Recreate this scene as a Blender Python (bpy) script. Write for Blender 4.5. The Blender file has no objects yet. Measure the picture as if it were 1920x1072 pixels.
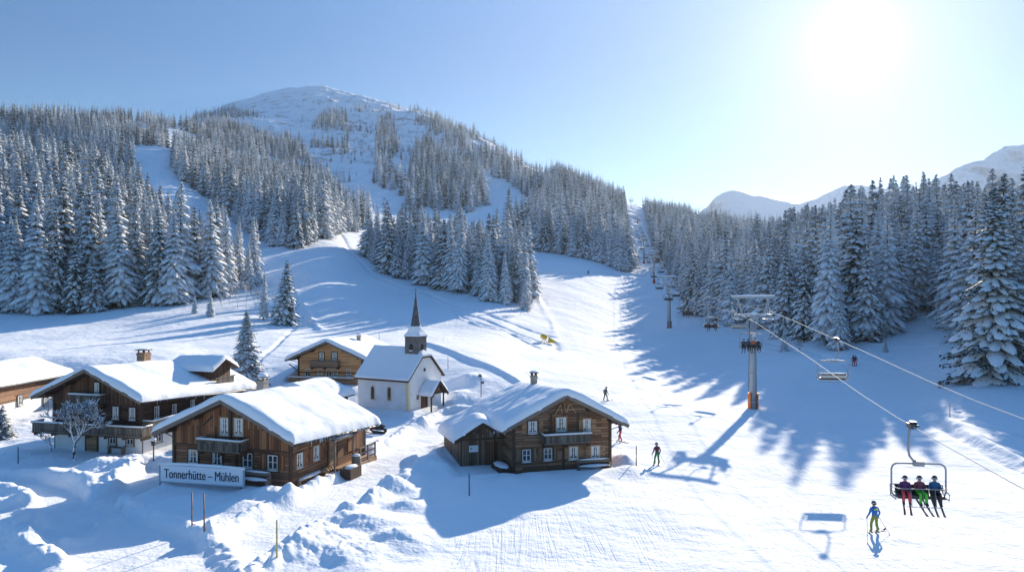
HALO = (1.9, 2.0, 2.2); SKYSAT = 1.08; SKYSTR = .055; DUST = .05; HAZE = .00006; EXPO = 1.36; SUNE = 3.75
TINT0 = (.64, .77, .86); ZENITH_BOOST = (1.6, 2.15, 2.25)
import bpy, math, random
import numpy as np
from mathutils import Matrix, Vector
random.seed(7); np.random.seed(7)
R = math.radians
F = 1400.0            # focal length in pixels of the 1920 px wide photograph
CZ = 14.5             # camera height above the village ground
SUN_AZ, SUN_EL = 24.6, 16.8
scene = bpy.context.scene
col = scene.collection

# ------------------------------------------------------------------ materials
def newmat(name):
    m = bpy.data.materials.new(name); m.use_nodes = True
    nt = m.node_tree; b = nt.nodes['Principled BSDF']
    return m, nt, b
def N(nt, t, **kw):
    n = nt.nodes.new(t)
    for k, v in kw.items():
        if k.startswith('i_'):
            n.inputs[k[2:].replace('_', ' ')].default_value = v
        else: setattr(n, k, v)
    return n
def L(nt, a, b): nt.links.new(a, b)
def coords(nt, scale=(1, 1, 1), rot=(0, 0, 0), loc=(0, 0, 0)):
    tc = N(nt, 'ShaderNodeTexCoord'); mp = N(nt, 'ShaderNodeMapping')
    mp.inputs['Scale'].default_value = scale; mp.inputs['Rotation'].default_value = rot
    mp.inputs['Location'].default_value = loc
    L(nt, tc.outputs['Object'], mp.inputs['Vector']); return mp.outputs['Vector']
def noise(nt, vec, scale, detail=4, rough=.55, dist=0):
    n = N(nt, 'ShaderNodeTexNoise'); n.inputs['Scale'].default_value = scale
    n.inputs['Detail'].default_value = detail; n.inputs['Roughness'].default_value = rough
    n.inputs['Distortion'].default_value = dist
    L(nt, vec, n.inputs['Vector']); return n.outputs['Fac']
def ramp(nt, fac, stops):
    r = N(nt, 'ShaderNodeValToRGB'); cr = r.color_ramp
    while len(cr.elements) < len(stops): cr.elements.new(.5)
    for e, (p, c) in zip(cr.elements, stops):
        e.position = p; e.color = (c, c, c, 1) if isinstance(c, (int, float)) else (*c, 1)
    L(nt, fac, r.inputs['Fac']); return r.outputs['Color']
def mth(nt, op, a, b=None, c=None):
    n = N(nt, 'ShaderNodeMath', operation=op)
    for i, x in enumerate((a, b, c)):
        if x is None: continue
        if isinstance(x, (int, float)): n.inputs[i].default_value = x
        else: L(nt, x, n.inputs[i])
    return n.outputs[0]
def mixc(nt, fac, a, b, mode='MIX'):
    n = N(nt, 'ShaderNodeMix', data_type='RGBA', blend_type=mode)
    for i, x in ((0, fac), (6, a), (7, b)):
        if isinstance(x, (int, float)): n.inputs[i].default_value = x
        elif isinstance(x, tuple): n.inputs[i].default_value = (*x, 1)
        else: L(nt, x, n.inputs[i])
    return n.outputs[2]
def bump(nt, h, dist, strength=1.0, prev=None):
    b = N(nt, 'ShaderNodeBump'); b.inputs['Distance'].default_value = dist
    b.inputs['Strength'].default_value = strength
    L(nt, h, b.inputs['Height'])
    if prev is not None: L(nt, prev, b.inputs['Normal'])
    return b.outputs['Normal']
def simple(name, c, rough=.6, metal=0, var=.25, sc=6, bmp=.0):
    m, nt, b = newmat(name); v = coords(nt)
    n = noise(nt, v, sc)
    cc = mixc(nt, n, tuple(x*(1-var) for x in c), tuple(min(1, x*(1+var)) for x in c))
    L(nt, cc, b.inputs['Base Color']); b.inputs['Roughness'].default_value = rough
    b.inputs['Metallic'].default_value = metal
    if bmp: L(nt, bump(nt, n, bmp), b.inputs['Normal'])
    return m
def m_snow():
    m, nt, b = newmat('snow'); v = coords(nt)
    n1 = noise(nt, v, 1.3, 5); n2 = noise(nt, v, 9, 3)
    L(nt, mixc(nt, n1, (.85, .87, .9), (.92, .93, .95)), b.inputs['Base Color'])
    b.inputs['Roughness'].default_value = .85; b.inputs['Specular IOR Level'].default_value = .05
    L(nt, bump(nt, n2, .02, .6, bump(nt, n1, .1, .6)), b.inputs['Normal'])
    return m
def m_ground():
    m, nt, b = newmat('ground_snow')
    v = coords(nt)
    at = N(nt, 'ShaderNodeAttribute', attribute_name='piste').outputs['Fac']
    rk = N(nt, 'ShaderNodeAttribute', attribute_name='rock').outputs['Fac']
    road = N(nt, 'ShaderNodeAttribute', attribute_name='road').outputs['Fac']
    nb = noise(nt, v, .08, 5); n1 = noise(nt, v, .9, 6); n2 = noise(nt, v, 5, 4)
    # ski tracks: stretched streaks in a few wandering directions, masked to the groomed run
    tr = None
    for rot, sx, sy, dz in ((-.14, .5, .02, 1.6), (.32, .55, .025, 2.2), (-.62, .6, .025, 2.8), (.05, .75, .02, 2.2)):
        vv = coords(nt, (sx, sy, 1), (0, 0, rot))
        w = noise(nt, vv, 1.5, 3, .5, dz)
        line = ramp(nt, mth(nt, 'ABSOLUTE', mth(nt, 'SUBTRACT', w, .5)), [(0, 0), (.02, .45), (.07, 1)])
        patch = ramp(nt, noise(nt, coords(nt, loc=(rot*90, 7, 3)), .06, 3), [(.5, 0), (.64, 1)])
        line = mth(nt, 'SUBTRACT', 1.0, mth(nt, 'MULTIPLY', mth(nt, 'SUBTRACT', 1.0, line), patch))
        tr = line if tr is None else mth(nt, 'MULTIPLY', tr, line)
    trm = mth(nt, 'ADD', mth(nt, 'MULTIPLY', mth(nt, 'SUBTRACT', tr, 1.0), at), 1.0)
    cor = noise(nt, coords(nt, (9, .12, 1), (0, 0, -.13)), 1.0, 2)
    cor = mth(nt, 'MULTIPLY', cor, road)
    base = mixc(nt, nb, (.83, .855, .89), (.91, .92, .94))
    base = mixc(nt, mth(nt, 'MULTIPLY', mth(nt, 'SUBTRACT', 1.0, trm), .05), base, (.55, .6, .68))
    base = mixc(nt, mth(nt, 'MULTIPLY', road, mth(nt, 'MULTIPLY', n1, .35)), base, (.6, .58, .56))
    rn = ramp(nt, noise(nt, coords(nt, (1, 1, .4)), .035, 9, .75), [(.53, 0), (.62, 1)])
    rm = mth(nt, 'MULTIPLY', rk, rn)
    base = mixc(nt, mth(nt, 'MULTIPLY', rm, .8), base, (.2, .19, .19))
    L(nt, base, b.inputs['Base Color'])
    b.inputs['Roughness'].default_value = .9; b.inputs['Specular IOR Level'].default_value = .05
    nn = bump(nt, n1, .12, .55)
    nn = bump(nt, n2, .05, .7, nn)
    nn = bump(nt, trm, .035, .7, nn)
    nn = bump(nt, cor, .025, .6, nn)
    nn = bump(nt, noise(nt, v, .03, 8, .6), 6, .3, nn)
    L(nt, nn, b.inputs['Normal'])
    return m
def m_boards(name, c1, c2, c3, row=.24, length=3.2, vertical=False, dark=.25, grey=None):
    m, nt, b = newmat(name)
    tc = N(nt, 'ShaderNodeTexCoord'); sp = N(nt, 'ShaderNodeSeparateXYZ')
    L(nt, tc.outputs['Object'], sp.inputs[0])
    along = mth(nt, 'ADD', sp.outputs['X'], mth(nt, 'MULTIPLY', sp.outputs['Y'], 1.013))
    cm = N(nt, 'ShaderNodeCombineXYZ')
    if vertical: L(nt, sp.outputs['Z'], cm.inputs[0]); L(nt, along, cm.inputs[1])
    else: L(nt, along, cm.inputs[0]); L(nt, sp.outputs['Z'], cm.inputs[1])
    br = N(nt, 'ShaderNodeTexBrick', offset=.37, squash=1)
    br.inputs['Scale'].default_value = 1; br.inputs['Brick Width'].default_value = length
    br.inputs['Row Height'].default_value = row; br.inputs['Mortar Size'].default_value = row*.09
    br.inputs['Mortar Smooth'].default_value = .35; br.inputs['Bias'].default_value = 0
    br.inputs['Color1'].default_value = (0, 0, 0, 1); br.inputs['Color2'].default_value = (1, 1, 1, 1)
    br.inputs['Mortar'].default_value = (.5, .5, .5, 1)
    L(nt, cm.outputs[0], br.inputs['Vector'])
    bw = N(nt, 'ShaderNodeRGBToBW'); L(nt, br.outputs['Color'], bw.inputs[0])
    mp = N(nt, 'ShaderNodeMapping'); mp.inputs['Scale'].default_value = (.7, 14, 1)
    L(nt, cm.outputs[0], mp.inputs['Vector'])
    g = noise(nt, mp.outputs[0], 1.6, 6, .65, .4)
    big = noise(nt, coords(nt), .45, 4)
    f = mth(nt, 'ADD', mth(nt, 'MULTIPLY', bw.outputs[0], .55), mth(nt, 'MULTIPLY', g, .75))
    c = ramp(nt, mth(nt, 'SUBTRACT', f, .12), [(.12, c1), (.5, c2), (.9, c3)])
    if grey: c = mixc(nt, ramp(nt, big, [(.45, 0), (.7, .55)]), c, mixc(nt, g, tuple(x*.5 for x in grey), grey))
    c = mixc(nt, mth(nt, 'MULTIPLY', br.outputs['Fac'], .85), c, tuple(x*dark for x in c1))
    L(nt, c, b.inputs['Base Color']); b.inputs['Roughness'].default_value = .78
    h = mth(nt, 'SUBTRACT', mth(nt, 'MULTIPLY', g, .3), br.outputs['Fac'])
    L(nt, bump(nt, h, .03, .8), b.inputs['Normal'])
    return m
def m_plaster():
    m, nt, b = newmat('white_plaster'); v = coords(nt)
    n = noise(nt, v, .8, 6, .65); n2 = noise(nt, v, 12, 3)
    L(nt, mixc(nt, ramp(nt, n, [(.35, 0), (.7, 1)]), (.74, .73, .71), (.86, .86, .85)), b.inputs['Base Color'])
    b.inputs['Roughness'].default_value = .85
    L(nt, bump(nt, n2, .012, .7), b.inputs['Normal']); return m
def m_needles(name, frost):
    m, nt, b = newmat(name); v = coords(nt)
    n = noise(nt, v, 2.2, 5, .7); n2 = noise(nt, v, .35, 2)
    oi = N(nt, 'ShaderNodeObjectInfo').outputs['Random']
    g = mixc(nt, n2, (.018, .036, .03), (.036, .056, .044))
    f = ramp(nt, mth(nt, 'ADD', n, mth(nt, 'MULTIPLY', oi, .1)), [(.6-frost, 0), (.74-frost, 1)])
    L(nt, mixc(nt, mth(nt, 'MULTIPLY', f, .85), g, (.72, .76, .8)), b.inputs['Base Color'])
    b.inputs['Roughness'].default_value = .7; b.inputs['Specular IOR Level'].default_value = .2
    return m
def m_snowclump(lo=.3, name='branch_snow'):
    m, nt, b = newmat(name); v = coords(nt)
    n = noise(nt, v, 3.0, 5, .7)
    f = ramp(nt, n, [(lo, 0), (lo+.1, 1)])
    L(nt, mixc(nt, f, (.035, .052, .048), (.87, .88, .9)), b.inputs['Base Color'])
    b.inputs['Roughness'].default_value = .85; b.inputs['Specular IOR Level'].default_value = .05
    L(nt, bump(nt, n, .12, .8), b.inputs['Normal'])
    return m
def m_topsnow(name, c, thr=.25, rough=.8, metal=0):
    """a surface that carries snow where it faces the sky"""
    m, nt, b = newmat(name); v = coords(nt)
    ge = N(nt, 'ShaderNodeNewGeometry'); sp = N(nt, 'ShaderNodeSeparateXYZ'); L(nt, ge.outputs['Normal'], sp.inputs[0])
    n = noise(nt, v, 2.5, 4); n2 = noise(nt, v, 9, 3)
    f = ramp(nt, mth(nt, 'ADD', sp.outputs['Z'], mth(nt, 'MULTIPLY', mth(nt, 'SUBTRACT', n, .5), .8)), [(thr, 0), (thr+.12, 1)])
    cc = mixc(nt, n2, tuple(x*.7 for x in c), tuple(min(1, x*1.3) for x in c))
    L(nt, mixc(nt, f, cc, (.87, .89, .92)), b.inputs['Base Color'])
    b.inputs['Roughness'].default_value = rough
    if metal: L(nt, mth(nt, 'MULTIPLY', mth(nt, 'SUBTRACT', 1.0, f), metal), b.inputs['Metallic'])
    return m
def m_glass(name, c, rough=.06):
    m, nt, b = newmat(name); v = coords(nt)
    n = noise(nt, v, 1.7, 2)
    L(nt, mixc(nt, n, tuple(x*.6 for x in c), c), b.inputs['Base Color'])
    b.inputs['Roughness'].default_value = rough; b.inputs['Specular IOR Level'].default_value = .8
    return m
def m_stripes(name, c1, c2, step):
    m, nt, b = newmat(name)
    tc = N(nt, 'ShaderNodeTexCoord'); sp = N(nt, 'ShaderNodeSeparateXYZ'); L(nt, tc.outputs['Object'], sp.inputs[0])
    f = mth(nt, 'GREATER_THAN', mth(nt, 'FRACT', mth(nt, 'DIVIDE', sp.outputs['Z'], step)), .5)
    L(nt, mixc(nt, f, c1, c2), b.inputs['Base Color']); b.inputs['Roughness'].default_value = .5
    return m
M = {}
M['snow'] = m_snow(); M['ground'] = m_ground()
M['log'] = m_boards('weathered_logs', (.055, .024, .012), (.23, .1, .045), (.44, .22, .11), .22, 3.6, grey=(.19, .15, .12))
M['log_grey'] = m_boards('grey_brown_logs', (.055, .027, .015), (.24, .12, .06), (.44, .25, .14), .22, 3.2, grey=(.24, .2, .165))
M['log_dark'] = m_boards('dark_logs', (.018, .009, .006), (.065, .03, .017), (.14, .07, .038), .24, 4, grey=(.09, .07, .055))
M['board_v'] = m_boards('vertical_boards', (.05, .02, .01), (.24, .095, .04), (.46, .21, .1), .2, 4, True)
M['board_vd'] = m_boards('dark_vertical_boards', (.03, .014, .008), (.12, .052, .026), (.24, .12, .062), .2, 4, True)
M['board_shed'] = m_boards('shed_boards', (.05, .032, .022), (.16, .1, .06), (.3, .2, .13), .2, 4, True)
M['honey'] = m_boards('honey_boards', (.46, .21, .08), (.74, .38, .16), (.84, .52, .27), .2, 4, dark=.5)
M['lightwood'] = m_boards('pale_wood', (.2, .11, .055), (.38, .22, .12), (.5, .32, .19), .15, 2)
M['railwood'] = m_boards('grey_rail_boards', (.05, .04, .034), (.14, .115, .095), (.28, .24, .2), .13, 3, True)
M['beam'] = simple('beam_wood', (.075, .042, .026), .8, 0, .5, 5, .02)
M['beam_grey'] = simple('grey_verge_board', (.2, .16, .13), .8, 0, .4, 5, .02)
M['beam_light'] = simple('light_beam', (.42, .26, .14), .7, 0, .3, 5)
M['plaster'] = m_plaster()
M['ochre'] = simple('ochre_plaster', (.75, .64, .4), .8, 0, .15, 8)
M['white'] = simple('white_paint', (.75, .75, .73), .5, 0, .08, 8)
M['curtain'] = simple('white_curtain', (.72, .71, .67), .8, 0, .15, 20)
M['glass'] = m_glass('window_glass', (.05, .065, .08))
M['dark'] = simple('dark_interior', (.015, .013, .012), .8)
M['brick'] = m_boards('chimney_brick', (.14, .07, .05), (.25, .13, .09), (.33, .2, .15), .12, .3)
M['stone'] = simple('chimney_stone', (.36, .31, .26), .9, 0, .35, 7, .03)
M['iron'] = simple('dark_iron', (.035, .035, .04), .5, .3, .2, 8)
M['slate'] = m_boards('spire_shingle', (.05, .055, .065), (.1, .105, .12), (.2, .2, .22), .16, .22)
M['shingle_grey'] = m_boards('tower_shingle', (.1, .095, .09), (.19, .18, .17), (.3, .285, .27), .14, .16)
M['steel'] = simple('galvanised_steel', (.4, .41, .42), .55, .3, .12, 3)
M['steel_top'] = m_topsnow('snowy_steel', (.36, .38, .4), .3, .5)
M['steel_dark'] = simple('dark_steel', (.06, .065, .07), .45, .4, .2, 6)
M['cable'] = simple('steel_rope', (.42, .43, .45), .7, 0, .1, 20)
M['orange'] = simple('orange_padding', (.85, .2, .03), .6, 0, .15, 3, .02)
M['redpad'] = simple('red_padding', (.55, .07, .03), .6, 0, .15, 3)
M['grey_plastic'] = simple('grey_plastic', (.3, .3, .31), .5, 0, .1, 6)
M['seatpad'] = simple('pale_seat_pad', (.5, .47, .42), .6, 0, .1, 6)
M['chairblack'] = simple('black_chair_plastic', (.03, .03, .035), .5, 0, .3, 6)
M['signface'] = simple('sign_white_face', (.78, .8, .84), .45, 0, .03, 3)
M['signframe'] = simple('sign_grey_frame', (.4, .42, .46), .45, .2, .1, 5)
M['ink'] = simple('dark_blue_lettering', (.02, .03, .06), .5, 0, .1, 5)
M['pole_rw'] = m_stripes('dark_orange_marker', (.3, .11, .04), (.1, .09, .09), .6)
M['pole_y'] = simple('straw_marker', (.42, .33, .1), .6)
M['pole_d'] = simple('dark_marker', (.06, .05, .05), .6)
M['bark'] = simple('spruce_bark', (.06, .042, .03), .9, 0, .4, 4, .03)
M['needle'] = m_needles('needles', .09); M['needle_f'] = m_needles('frosted_needles', .2)
M['csnow'] = m_snowclump(); M['csnow_d'] = m_snowclump(.43, 'patchy_branch_snow'); M['needle_d'] = m_needles('dark_needles', -.03)
M['twig'] = m_topsnow('snowy_twigs', (.07, .05, .04), -.15); M['twig_w'] = m_topsnow('white_twigs', (.1, .08, .07), -.62); M['ice'] = m_glass('ice', (.7, .78, .85), .12)
M['bush'] = m_topsnow('snowy_shrub', (.06, .07, .06), .3)
M['skin'] = simple('skin', (.5, .3, .22), .6, 0, .05)
def cloth(n, c): M[n] = simple(n, c, .75, 0, .18, 9, .01)
for n, c in dict(jacket_blue=(.02, .17, .5), jacket_yellow=(.5, .5, .08), trousers_olive=(.2, .26, .03), jacket_maroon=(.12, .03, .05), trousers_green=(.03, .16, .06),
                 jacket_grey=(.1, .1, .1), trousers_dark=(.04, .03, .035), jacket_navy=(.02, .03, .1), trousers_red=(.6, .03, .05), jacket_purple=(.1, .03, .13),
                 trousers_pink=(.65, .06, .09), jacket_plum=(.16, .04, .08), trousers_lime=(.08, .6, .03), jacket_teal=(.02, .11, .25), jacket_black=(.02, .02, .03),
                 jacket_orange=(.8, .12, .02), boot=(.03, .03, .035), helmet_black=(.025, .025, .03), helmet_white=(.7, .7, .7), glove=(.02, .02, .025),
                 ski_dark=(.05, .04, .06), ski_red=(.3, .04, .04), goggle=(.6, .62, .65), yellow_paint=(.7, .45, .03), vehicle_red=(.2, .02, .03)).items(): cloth(n, c)

# ------------------------------------------------------------------ mesh builder
class MB:
    def __init__(s, T=None): s.v = []; s.f = []; s.m = []; s.sm = []; s.st = []; s.T = T or Matrix()
    def add(s, vs, fs, mi=0, sm=False):
        o = len(s.v); T = s.T; s.st.append((o, len(s.f)))
        s.v += [tuple(T @ Vector(p)) for p in vs]
        for f in fs: s.f.append(tuple(o+i for i in f)); s.m.append(mi); s.sm.append(sm)
    def box(s, x0, x1, y0, y1, z0, z1, mi=0):
        vs = [(x, y, z) for z in (z0, z1) for y in (y0, y1) for x in (x0, x1)]
        s.add(vs, [(0, 2, 3, 1), (4, 5, 7, 6), (0, 1, 5, 4), (2, 6, 7, 3), (0, 4, 6, 2), (1, 3, 7, 5)], mi)
    def beam(s, a, b, w, h, mi=0):
        a, b = Vector(a), Vector(b); d = (b-a).normalized()
        up = Vector((0, 0, 1)) if abs(d.z) < .95 else Vector((0, 1, 0))
        r = d.cross(up).normalized(); u = r.cross(d)
        vs = [p + r*sx*w/2 + u*sy*h/2 for p in (a, b) for sx, sy in ((-1, -1), (1, -1), (1, 1), (-1, 1))]
        s.add(vs, [(3, 2, 1, 0), (4, 5, 6, 7), (0, 1, 5, 4), (1, 2, 6, 5), (2, 3, 7, 6), (3, 0, 4, 7)], mi)
    def tube(s, pts, r, seg=8, mi=0, cap=True):
        pts = [Vector(p) for p in pts]; n = len(pts)
        rs = r if isinstance(r, (list, tuple)) else [r]*n
        vs = []; prev = None
        for i, p in enumerate(pts):
            d = (pts[min(i+1, n-1)]-pts[max(i-1, 0)]).normalized()
            if prev is None:
                a = Vector((0, 0, 1)) if abs(d.z) < .9 else Vector((1, 0, 0))
                u = d.cross(a).normalized()
            else: u = (prev - d*prev.dot(d)).normalized()
            w = d.cross(u); prev = u
            for k in range(seg):
                t = 2*math.pi*k/seg; vs.append(p + (u*math.cos(t)+w*math.sin(t))*rs[i])
        fs = [(i*seg+k, i*seg+(k+1) % seg, (i+1)*seg+(k+1) % seg, (i+1)*seg+k) for i in range(n-1) for k in range(seg)]
        if cap: fs += [tuple(range(seg))[::-1], tuple((n-1)*seg+k for k in range(seg))]
        s.add(vs, fs, mi, True)
    def blob(s, c, r, mi=0, n=6, m=8, rz=None):
        c = Vector(c); r = Vector(r if isinstance(r, (tuple, list)) else (r, r, r)); vs = [c+Vector((0, 0, -r.z))]
        for i in range(1, n):
            a = math.pi*i/n
            for k in range(m):
                t = 2*math.pi*k/m; vs.append(c+Vector((r.x*math.sin(a)*math.cos(t), r.y*math.sin(a)*math.sin(t), -r.z*math.cos(a))))
        vs.append(c+Vector((0, 0, r.z))); e = len(vs)-1
        fs = [(0, 1+(k+1) % m, 1+k) for k in range(m)]
        fs += [(1+i*m+k, 1+i*m+(k+1) % m, 1+(i+1)*m+(k+1) % m, 1+(i+1)*m+k) for i in range(n-2) for k in range(m)]
        fs += [(e, 1+(n-2)*m+k, 1+(n-2)*m+(k+1) % m) for k in range(m)]
        s.add(vs, fs, mi, True)
    def prism(s, poly, y0, y1, mi=0):     # polygon in x,z extruded along y (counter-clockwise seen from -y)
        n = len(poly)
        vs = [(x, y0, z) for x, z in poly]+[(x, y1, z) for x, z in poly]
        fs = [tuple(range(n)), tuple(range(n, 2*n))[::-1]]+[(i, i+n, (i+1) % n+n, (i+1) % n) for i in range(n)]
        s.add(vs, fs, mi)
    def each(s, name, mats, parent=None):
        """one object for every primitive added"""
        st = s.st+[(len(s.v), len(s.f))]; out = []
        for (a, b), (c, d) in zip(st[:-1], st[1:]):
            q = MB(); q.v = s.v[a:c]; q.f = [tuple(i-a for i in f) for f in s.f[b:d]]; q.m = s.m[b:d]; q.sm = s.sm[b:d]; out.append(q.build(name, mats, parent))
        return out
    def build(s, name, mats, parent=None):
        me = bpy.data.meshes.new(name); me.from_pydata(s.v, [], s.f)
        for m in (mats if isinstance(mats, (list, tuple)) else [mats]): me.materials.append(M[m] if isinstance(m, str) else m)
        me.polygons.foreach_set('material_index', s.m); me.polygons.foreach_set('use_smooth', s.sm)
        me.update(); o = bpy.data.objects.new(name, me); col.objects.link(o)
        if parent: o.parent = parent
        return o
def tag(o, label=None, cat=None, group=None, kind=None):
    for k, v in (('label', label), ('category', cat), ('group', group), ('kind', kind)):
        if v: o[k] = v
    return o
def empty(name, loc, rz=0, label=None, cat=None, group=None, scale=1):
    o = bpy.data.objects.new(name, None); col.objects.link(o); o.location = loc
    o.rotation_euler = (0, 0, rz); o.scale = (scale,)*3; o.empty_display_size = .3
    return tag(o, label, cat, group)
def dup(o, parent=None):
    c = o.copy(); col.objects.link(c)
    for k in list(c.keys()):
        pass
    if parent: c.parent = parent
    for ch in list(o.children): dup(ch, c)
    return c

# ------------------------------------------------------------------ noise
def _h(ix, iy, s):
    n = (ix.astype(np.int64)*374761393+iy.astype(np.int64)*668265263+s*1442695041) & 0xffffffff
    n = ((n ^ (n >> 13))*1274126177) & 0xffffffff
    return ((n ^ (n >> 16)) & 0xffff)/65535.0
def vn(x, y, s=0):
    ix = np.floor(x); iy = np.floor(y); fx = x-ix; fy = y-iy
    fx = fx*fx*fx*(fx*(fx*6-15)+10); fy = fy*fy*fy*(fy*(fy*6-15)+10)
    a = _h(ix, iy, s); b = _h(ix+1, iy, s); c = _h(ix, iy+1, s); d = _h(ix+1, iy+1, s)
    return (a*(1-fx)+b*fx)*(1-fy)+(c*(1-fx)+d*fx)*fy
def fbm(x, y, sc, octs=4, s=0, gain=.5):
    t = 0; a = 1; tot = 0
    for o in range(octs):
        t = t+a*(vn(x/sc*2**o+o*17.3, y/sc*2**o+o*9.1, s+o)-.5)*2; tot += a; a *= gain
    return t/tot
def sstep(a, b, x):
    t = np.clip((x-a)/(b-a), 0, 1); return t*t*(3-2*t)

LIFT_Y = [-40, 0, 25.6, 36, 60, 93.5, 214, 326, 430, 720, 1090, 1200]
LIFT_X = [9.5, 15, 19.4, 21.2, 25.3, 30.2, 45.1, 62, 75.9, 121, 173.6, 189]
def lift_x(y): return np.interp(y, LIFT_Y, LIFT_X)
# ------------------------------------------------------------------ terrain: height over the real ground plan (y = distance ahead, x = to the right)
PROF = {
 -500: [(100,674),(125,634),(165,595),(210,510),(330,345),(450,330),(620,285),(800,240),(1000,245),(1500,300),(2600,420)],
 0: [(100,674),(125,632),(160,592),(210,500),(330,338),(450,330),(620,285),(800,238),(1000,245),(1500,300),(2600,420)],
 200: [(100,674),(125,630),(160,588),(210,512),(310,385),(400,360),(550,300),(800,240),(1000,240),(1500,300),(2600,420)],
 300: [(100,676),(125,630),(160,582),(220,500),(280,425),(400,350),(550,293),(700,262),(850,240),(1100,238),(1500,262),(2600,400)],
 400: [(104,676),(125,636),(165,574),(230,495),(280,452),(350,400),(450,360),(600,320),(900,270),(1300,224),(1700,214),(2600,330)],
 500: [(110,665),(160,590),(220,510),(260,468),(320,440),(450,395),(700,320),(1000,265),(1400,210),(1800,184),(2600,280)],
 600: [(110,665),(150,610),(200,530),(250,474),(300,442),(400,415),(600,370),(900,300),(1300,225),(1800,166),(2600,240)],
 700: [(110,665),(150,615),(200,560),(255,503),(300,472),(400,430),(550,393),(900,300),(1300,235),(1650,190),(2600,290)],
 800: [(110,668),(150,620),(200,568),(230,536),(300,485),(400,445),(550,410),(850,320),(1200,260),(1450,220),(2600,350)],
 900: [(100,694),(150,620),(200,562),(260,515),(330,480),(450,440),(600,400),(900,330),(1250,268),(2600,400)],
 1000: [(100,715),(150,640),(200,580),(260,528),(330,490),(450,445),(650,385),(850,350),(1100,330),(2600,420)],
 1100: [(100,728),(150,655),(200,602),(260,545),(345,490),(500,440),(700,398),(900,376),(2600,420)],
 1200: [(100,744),(150,675),(226,611),(280,562),(326,534),(380,500),(450,496),(600,455),(900,405),(1090,390),(1400,400),(2600,440)],
 1300: [(100,755),(150,685),(210,614),(260,562),(330,520),(450,475),(600,440),(900,412),(1300,420),(2600,450)],
 1400: [(93.5,768),(150,676),(190,618),(240,560),(330,505),(450,470),(700,440),(1000,440),(2600,460)],
 1550: [(93.5,772),(120,705),(145,648),(180,590),(240,520),(300,478),(400,462),(600,465),(1000,480),(2600,490)],
 1700: [(90,776),(115,705),(150,622),(200,525),(250,455),(300,432),(400,430),(600,450),(2600,490)],
 1850: [(80,782),(100,710),(130,632),(180,545),(240,470),(300,447),(400,450),(600,460),(2600,490)],
 2050: [(75,790),(100,705),(130,632),(180,545),(240,470),(300,450),(400,450),(600,460),(2600,490)],
 2500: [(70,790),(100,700),(130,632),(180,545),(240,470),(300,450),(400,450),(600,460),(2600,490)],
}
NEAR = [(6, -13.0), (36, -13.5), (48, -13.9), (62, -14.3), (84, -14.5)]
NEARR = [(6, -12.6), (36, -13.4), (48, -14.1), (60, -14.7)]
def pchip(x, y, xq):
    x = np.asarray(x, float); y = np.asarray(y, float); h = np.diff(x); d = np.diff(y)/h
    m = np.zeros(len(x)); m[0] = d[0]; m[-1] = d[-1]
    for i in range(1, len(x)-1):
        if d[i-1]*d[i] > 0:
            w1 = 2*h[i]+h[i-1]; w2 = h[i]+2*h[i-1]; m[i] = (w1+w2)/(w1/d[i-1]+w2/d[i])
    xq = np.clip(xq, x[0], x[-1]); i = np.clip(np.searchsorted(x, xq)-1, 0, len(x)-2)
    t = (xq-x[i])/h[i]
    return ((2*t**3-3*t**2+1)*y[i]+(t**3-2*t**2+t)*h[i]*m[i]+(-2*t**3+3*t**2)*y[i+1]+(t**3-t**2)*h[i]*m[i+1])
LD0, LD1, ND = math.log(6), math.log(2650), 500
ldq = np.linspace(LD0, LD1, ND)
us = sorted(PROF); rows = []
for u in us:
    near = NEARR if u >= 1350 else NEAR
    pts = near+[(D, (536-v)*D/F) for D, v in PROF[u]]
    pts = [(math.log(D), z/(D+80)) for D, z in pts]
    rows.append(pchip([p[0] for p in pts], [p[1] for p in pts], ldq))
rows = np.array(rows); UQ = np.arange(-500, 2501, 10.0)
tab = np.array([pchip(us, rows[:, j], UQ) for j in range(ND)]).T      # [u, D]
def smooth_ax(t, k, ax):
    pad = np.pad(t, [(k, k) if a == ax else (0, 0) for a in (0, 1)], mode='edge')
    w = np.hanning(2*k+1); w /= w.sum(); out = 0
    for i in range(2*k+1):
        sl = [slice(None)]*2; sl[ax] = slice(i, i+t.shape[ax]); out = out+w[i]*pad[tuple(sl)]
    return out
tab = smooth_ax(smooth_ax(tab, 6, 0), 5, 1)
def base_h(x, y):
    D = np.clip(y, 6.01, 2640); u = np.clip(960+F*x/D, -499, 2499)
    a = (u+500)/10; b = (np.log(D)-LD0)/(LD1-LD0)*(ND-1)
    i = np.floor(a).astype(int); j = np.clip(np.floor(b).astype(int), 0, ND-2); a = a-i; b = b-j
    g = (tab[i, j]*(1-b)+tab[i, j+1]*b)*(1-a)+(tab[i+1, j]*(1-b)+tab[i+1, j+1]*b)*a
    return g*(D+80)+CZ
def plan(u, v, z=-14.1):         # where a sight line meets the village ground level
    D = F*-z/(v-536); return ((u-960)/F*D, D)
def polyline(px, z=-14.1): return np.array([plan(u, v, z) for u, v in px])
ROADS = [ (polyline([(330,1130),(470,1040),(600,960),(700,890),(775,835),(820,800),(860,772)]), 1.9, .5),
          (polyline([(-80,985),(60,975),(160,1000),(260,1050),(300,1120)]), 2.6, .35),
          (polyline([(110,1010),(200,950),(262,915),(300,880)]), 1.3, .35),
          (polyline([(-60,905),(40,905),(110,925),(150,985)]), 1.2, .3)]
def seg_dist(x, y, P):
    best = np.full(np.shape(x), 1e9)
    for a, b in zip(P[:-1], P[1:]):
        d = b-a; t = np.clip(((x-a[0])*d[0]+(y-a[1])*d[1])/(d@d), 0, 1)
        best = np.minimum(best, np.hypot(x-a[0]-t*d[0], y-a[1]-t*d[1]))
    return best
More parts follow.
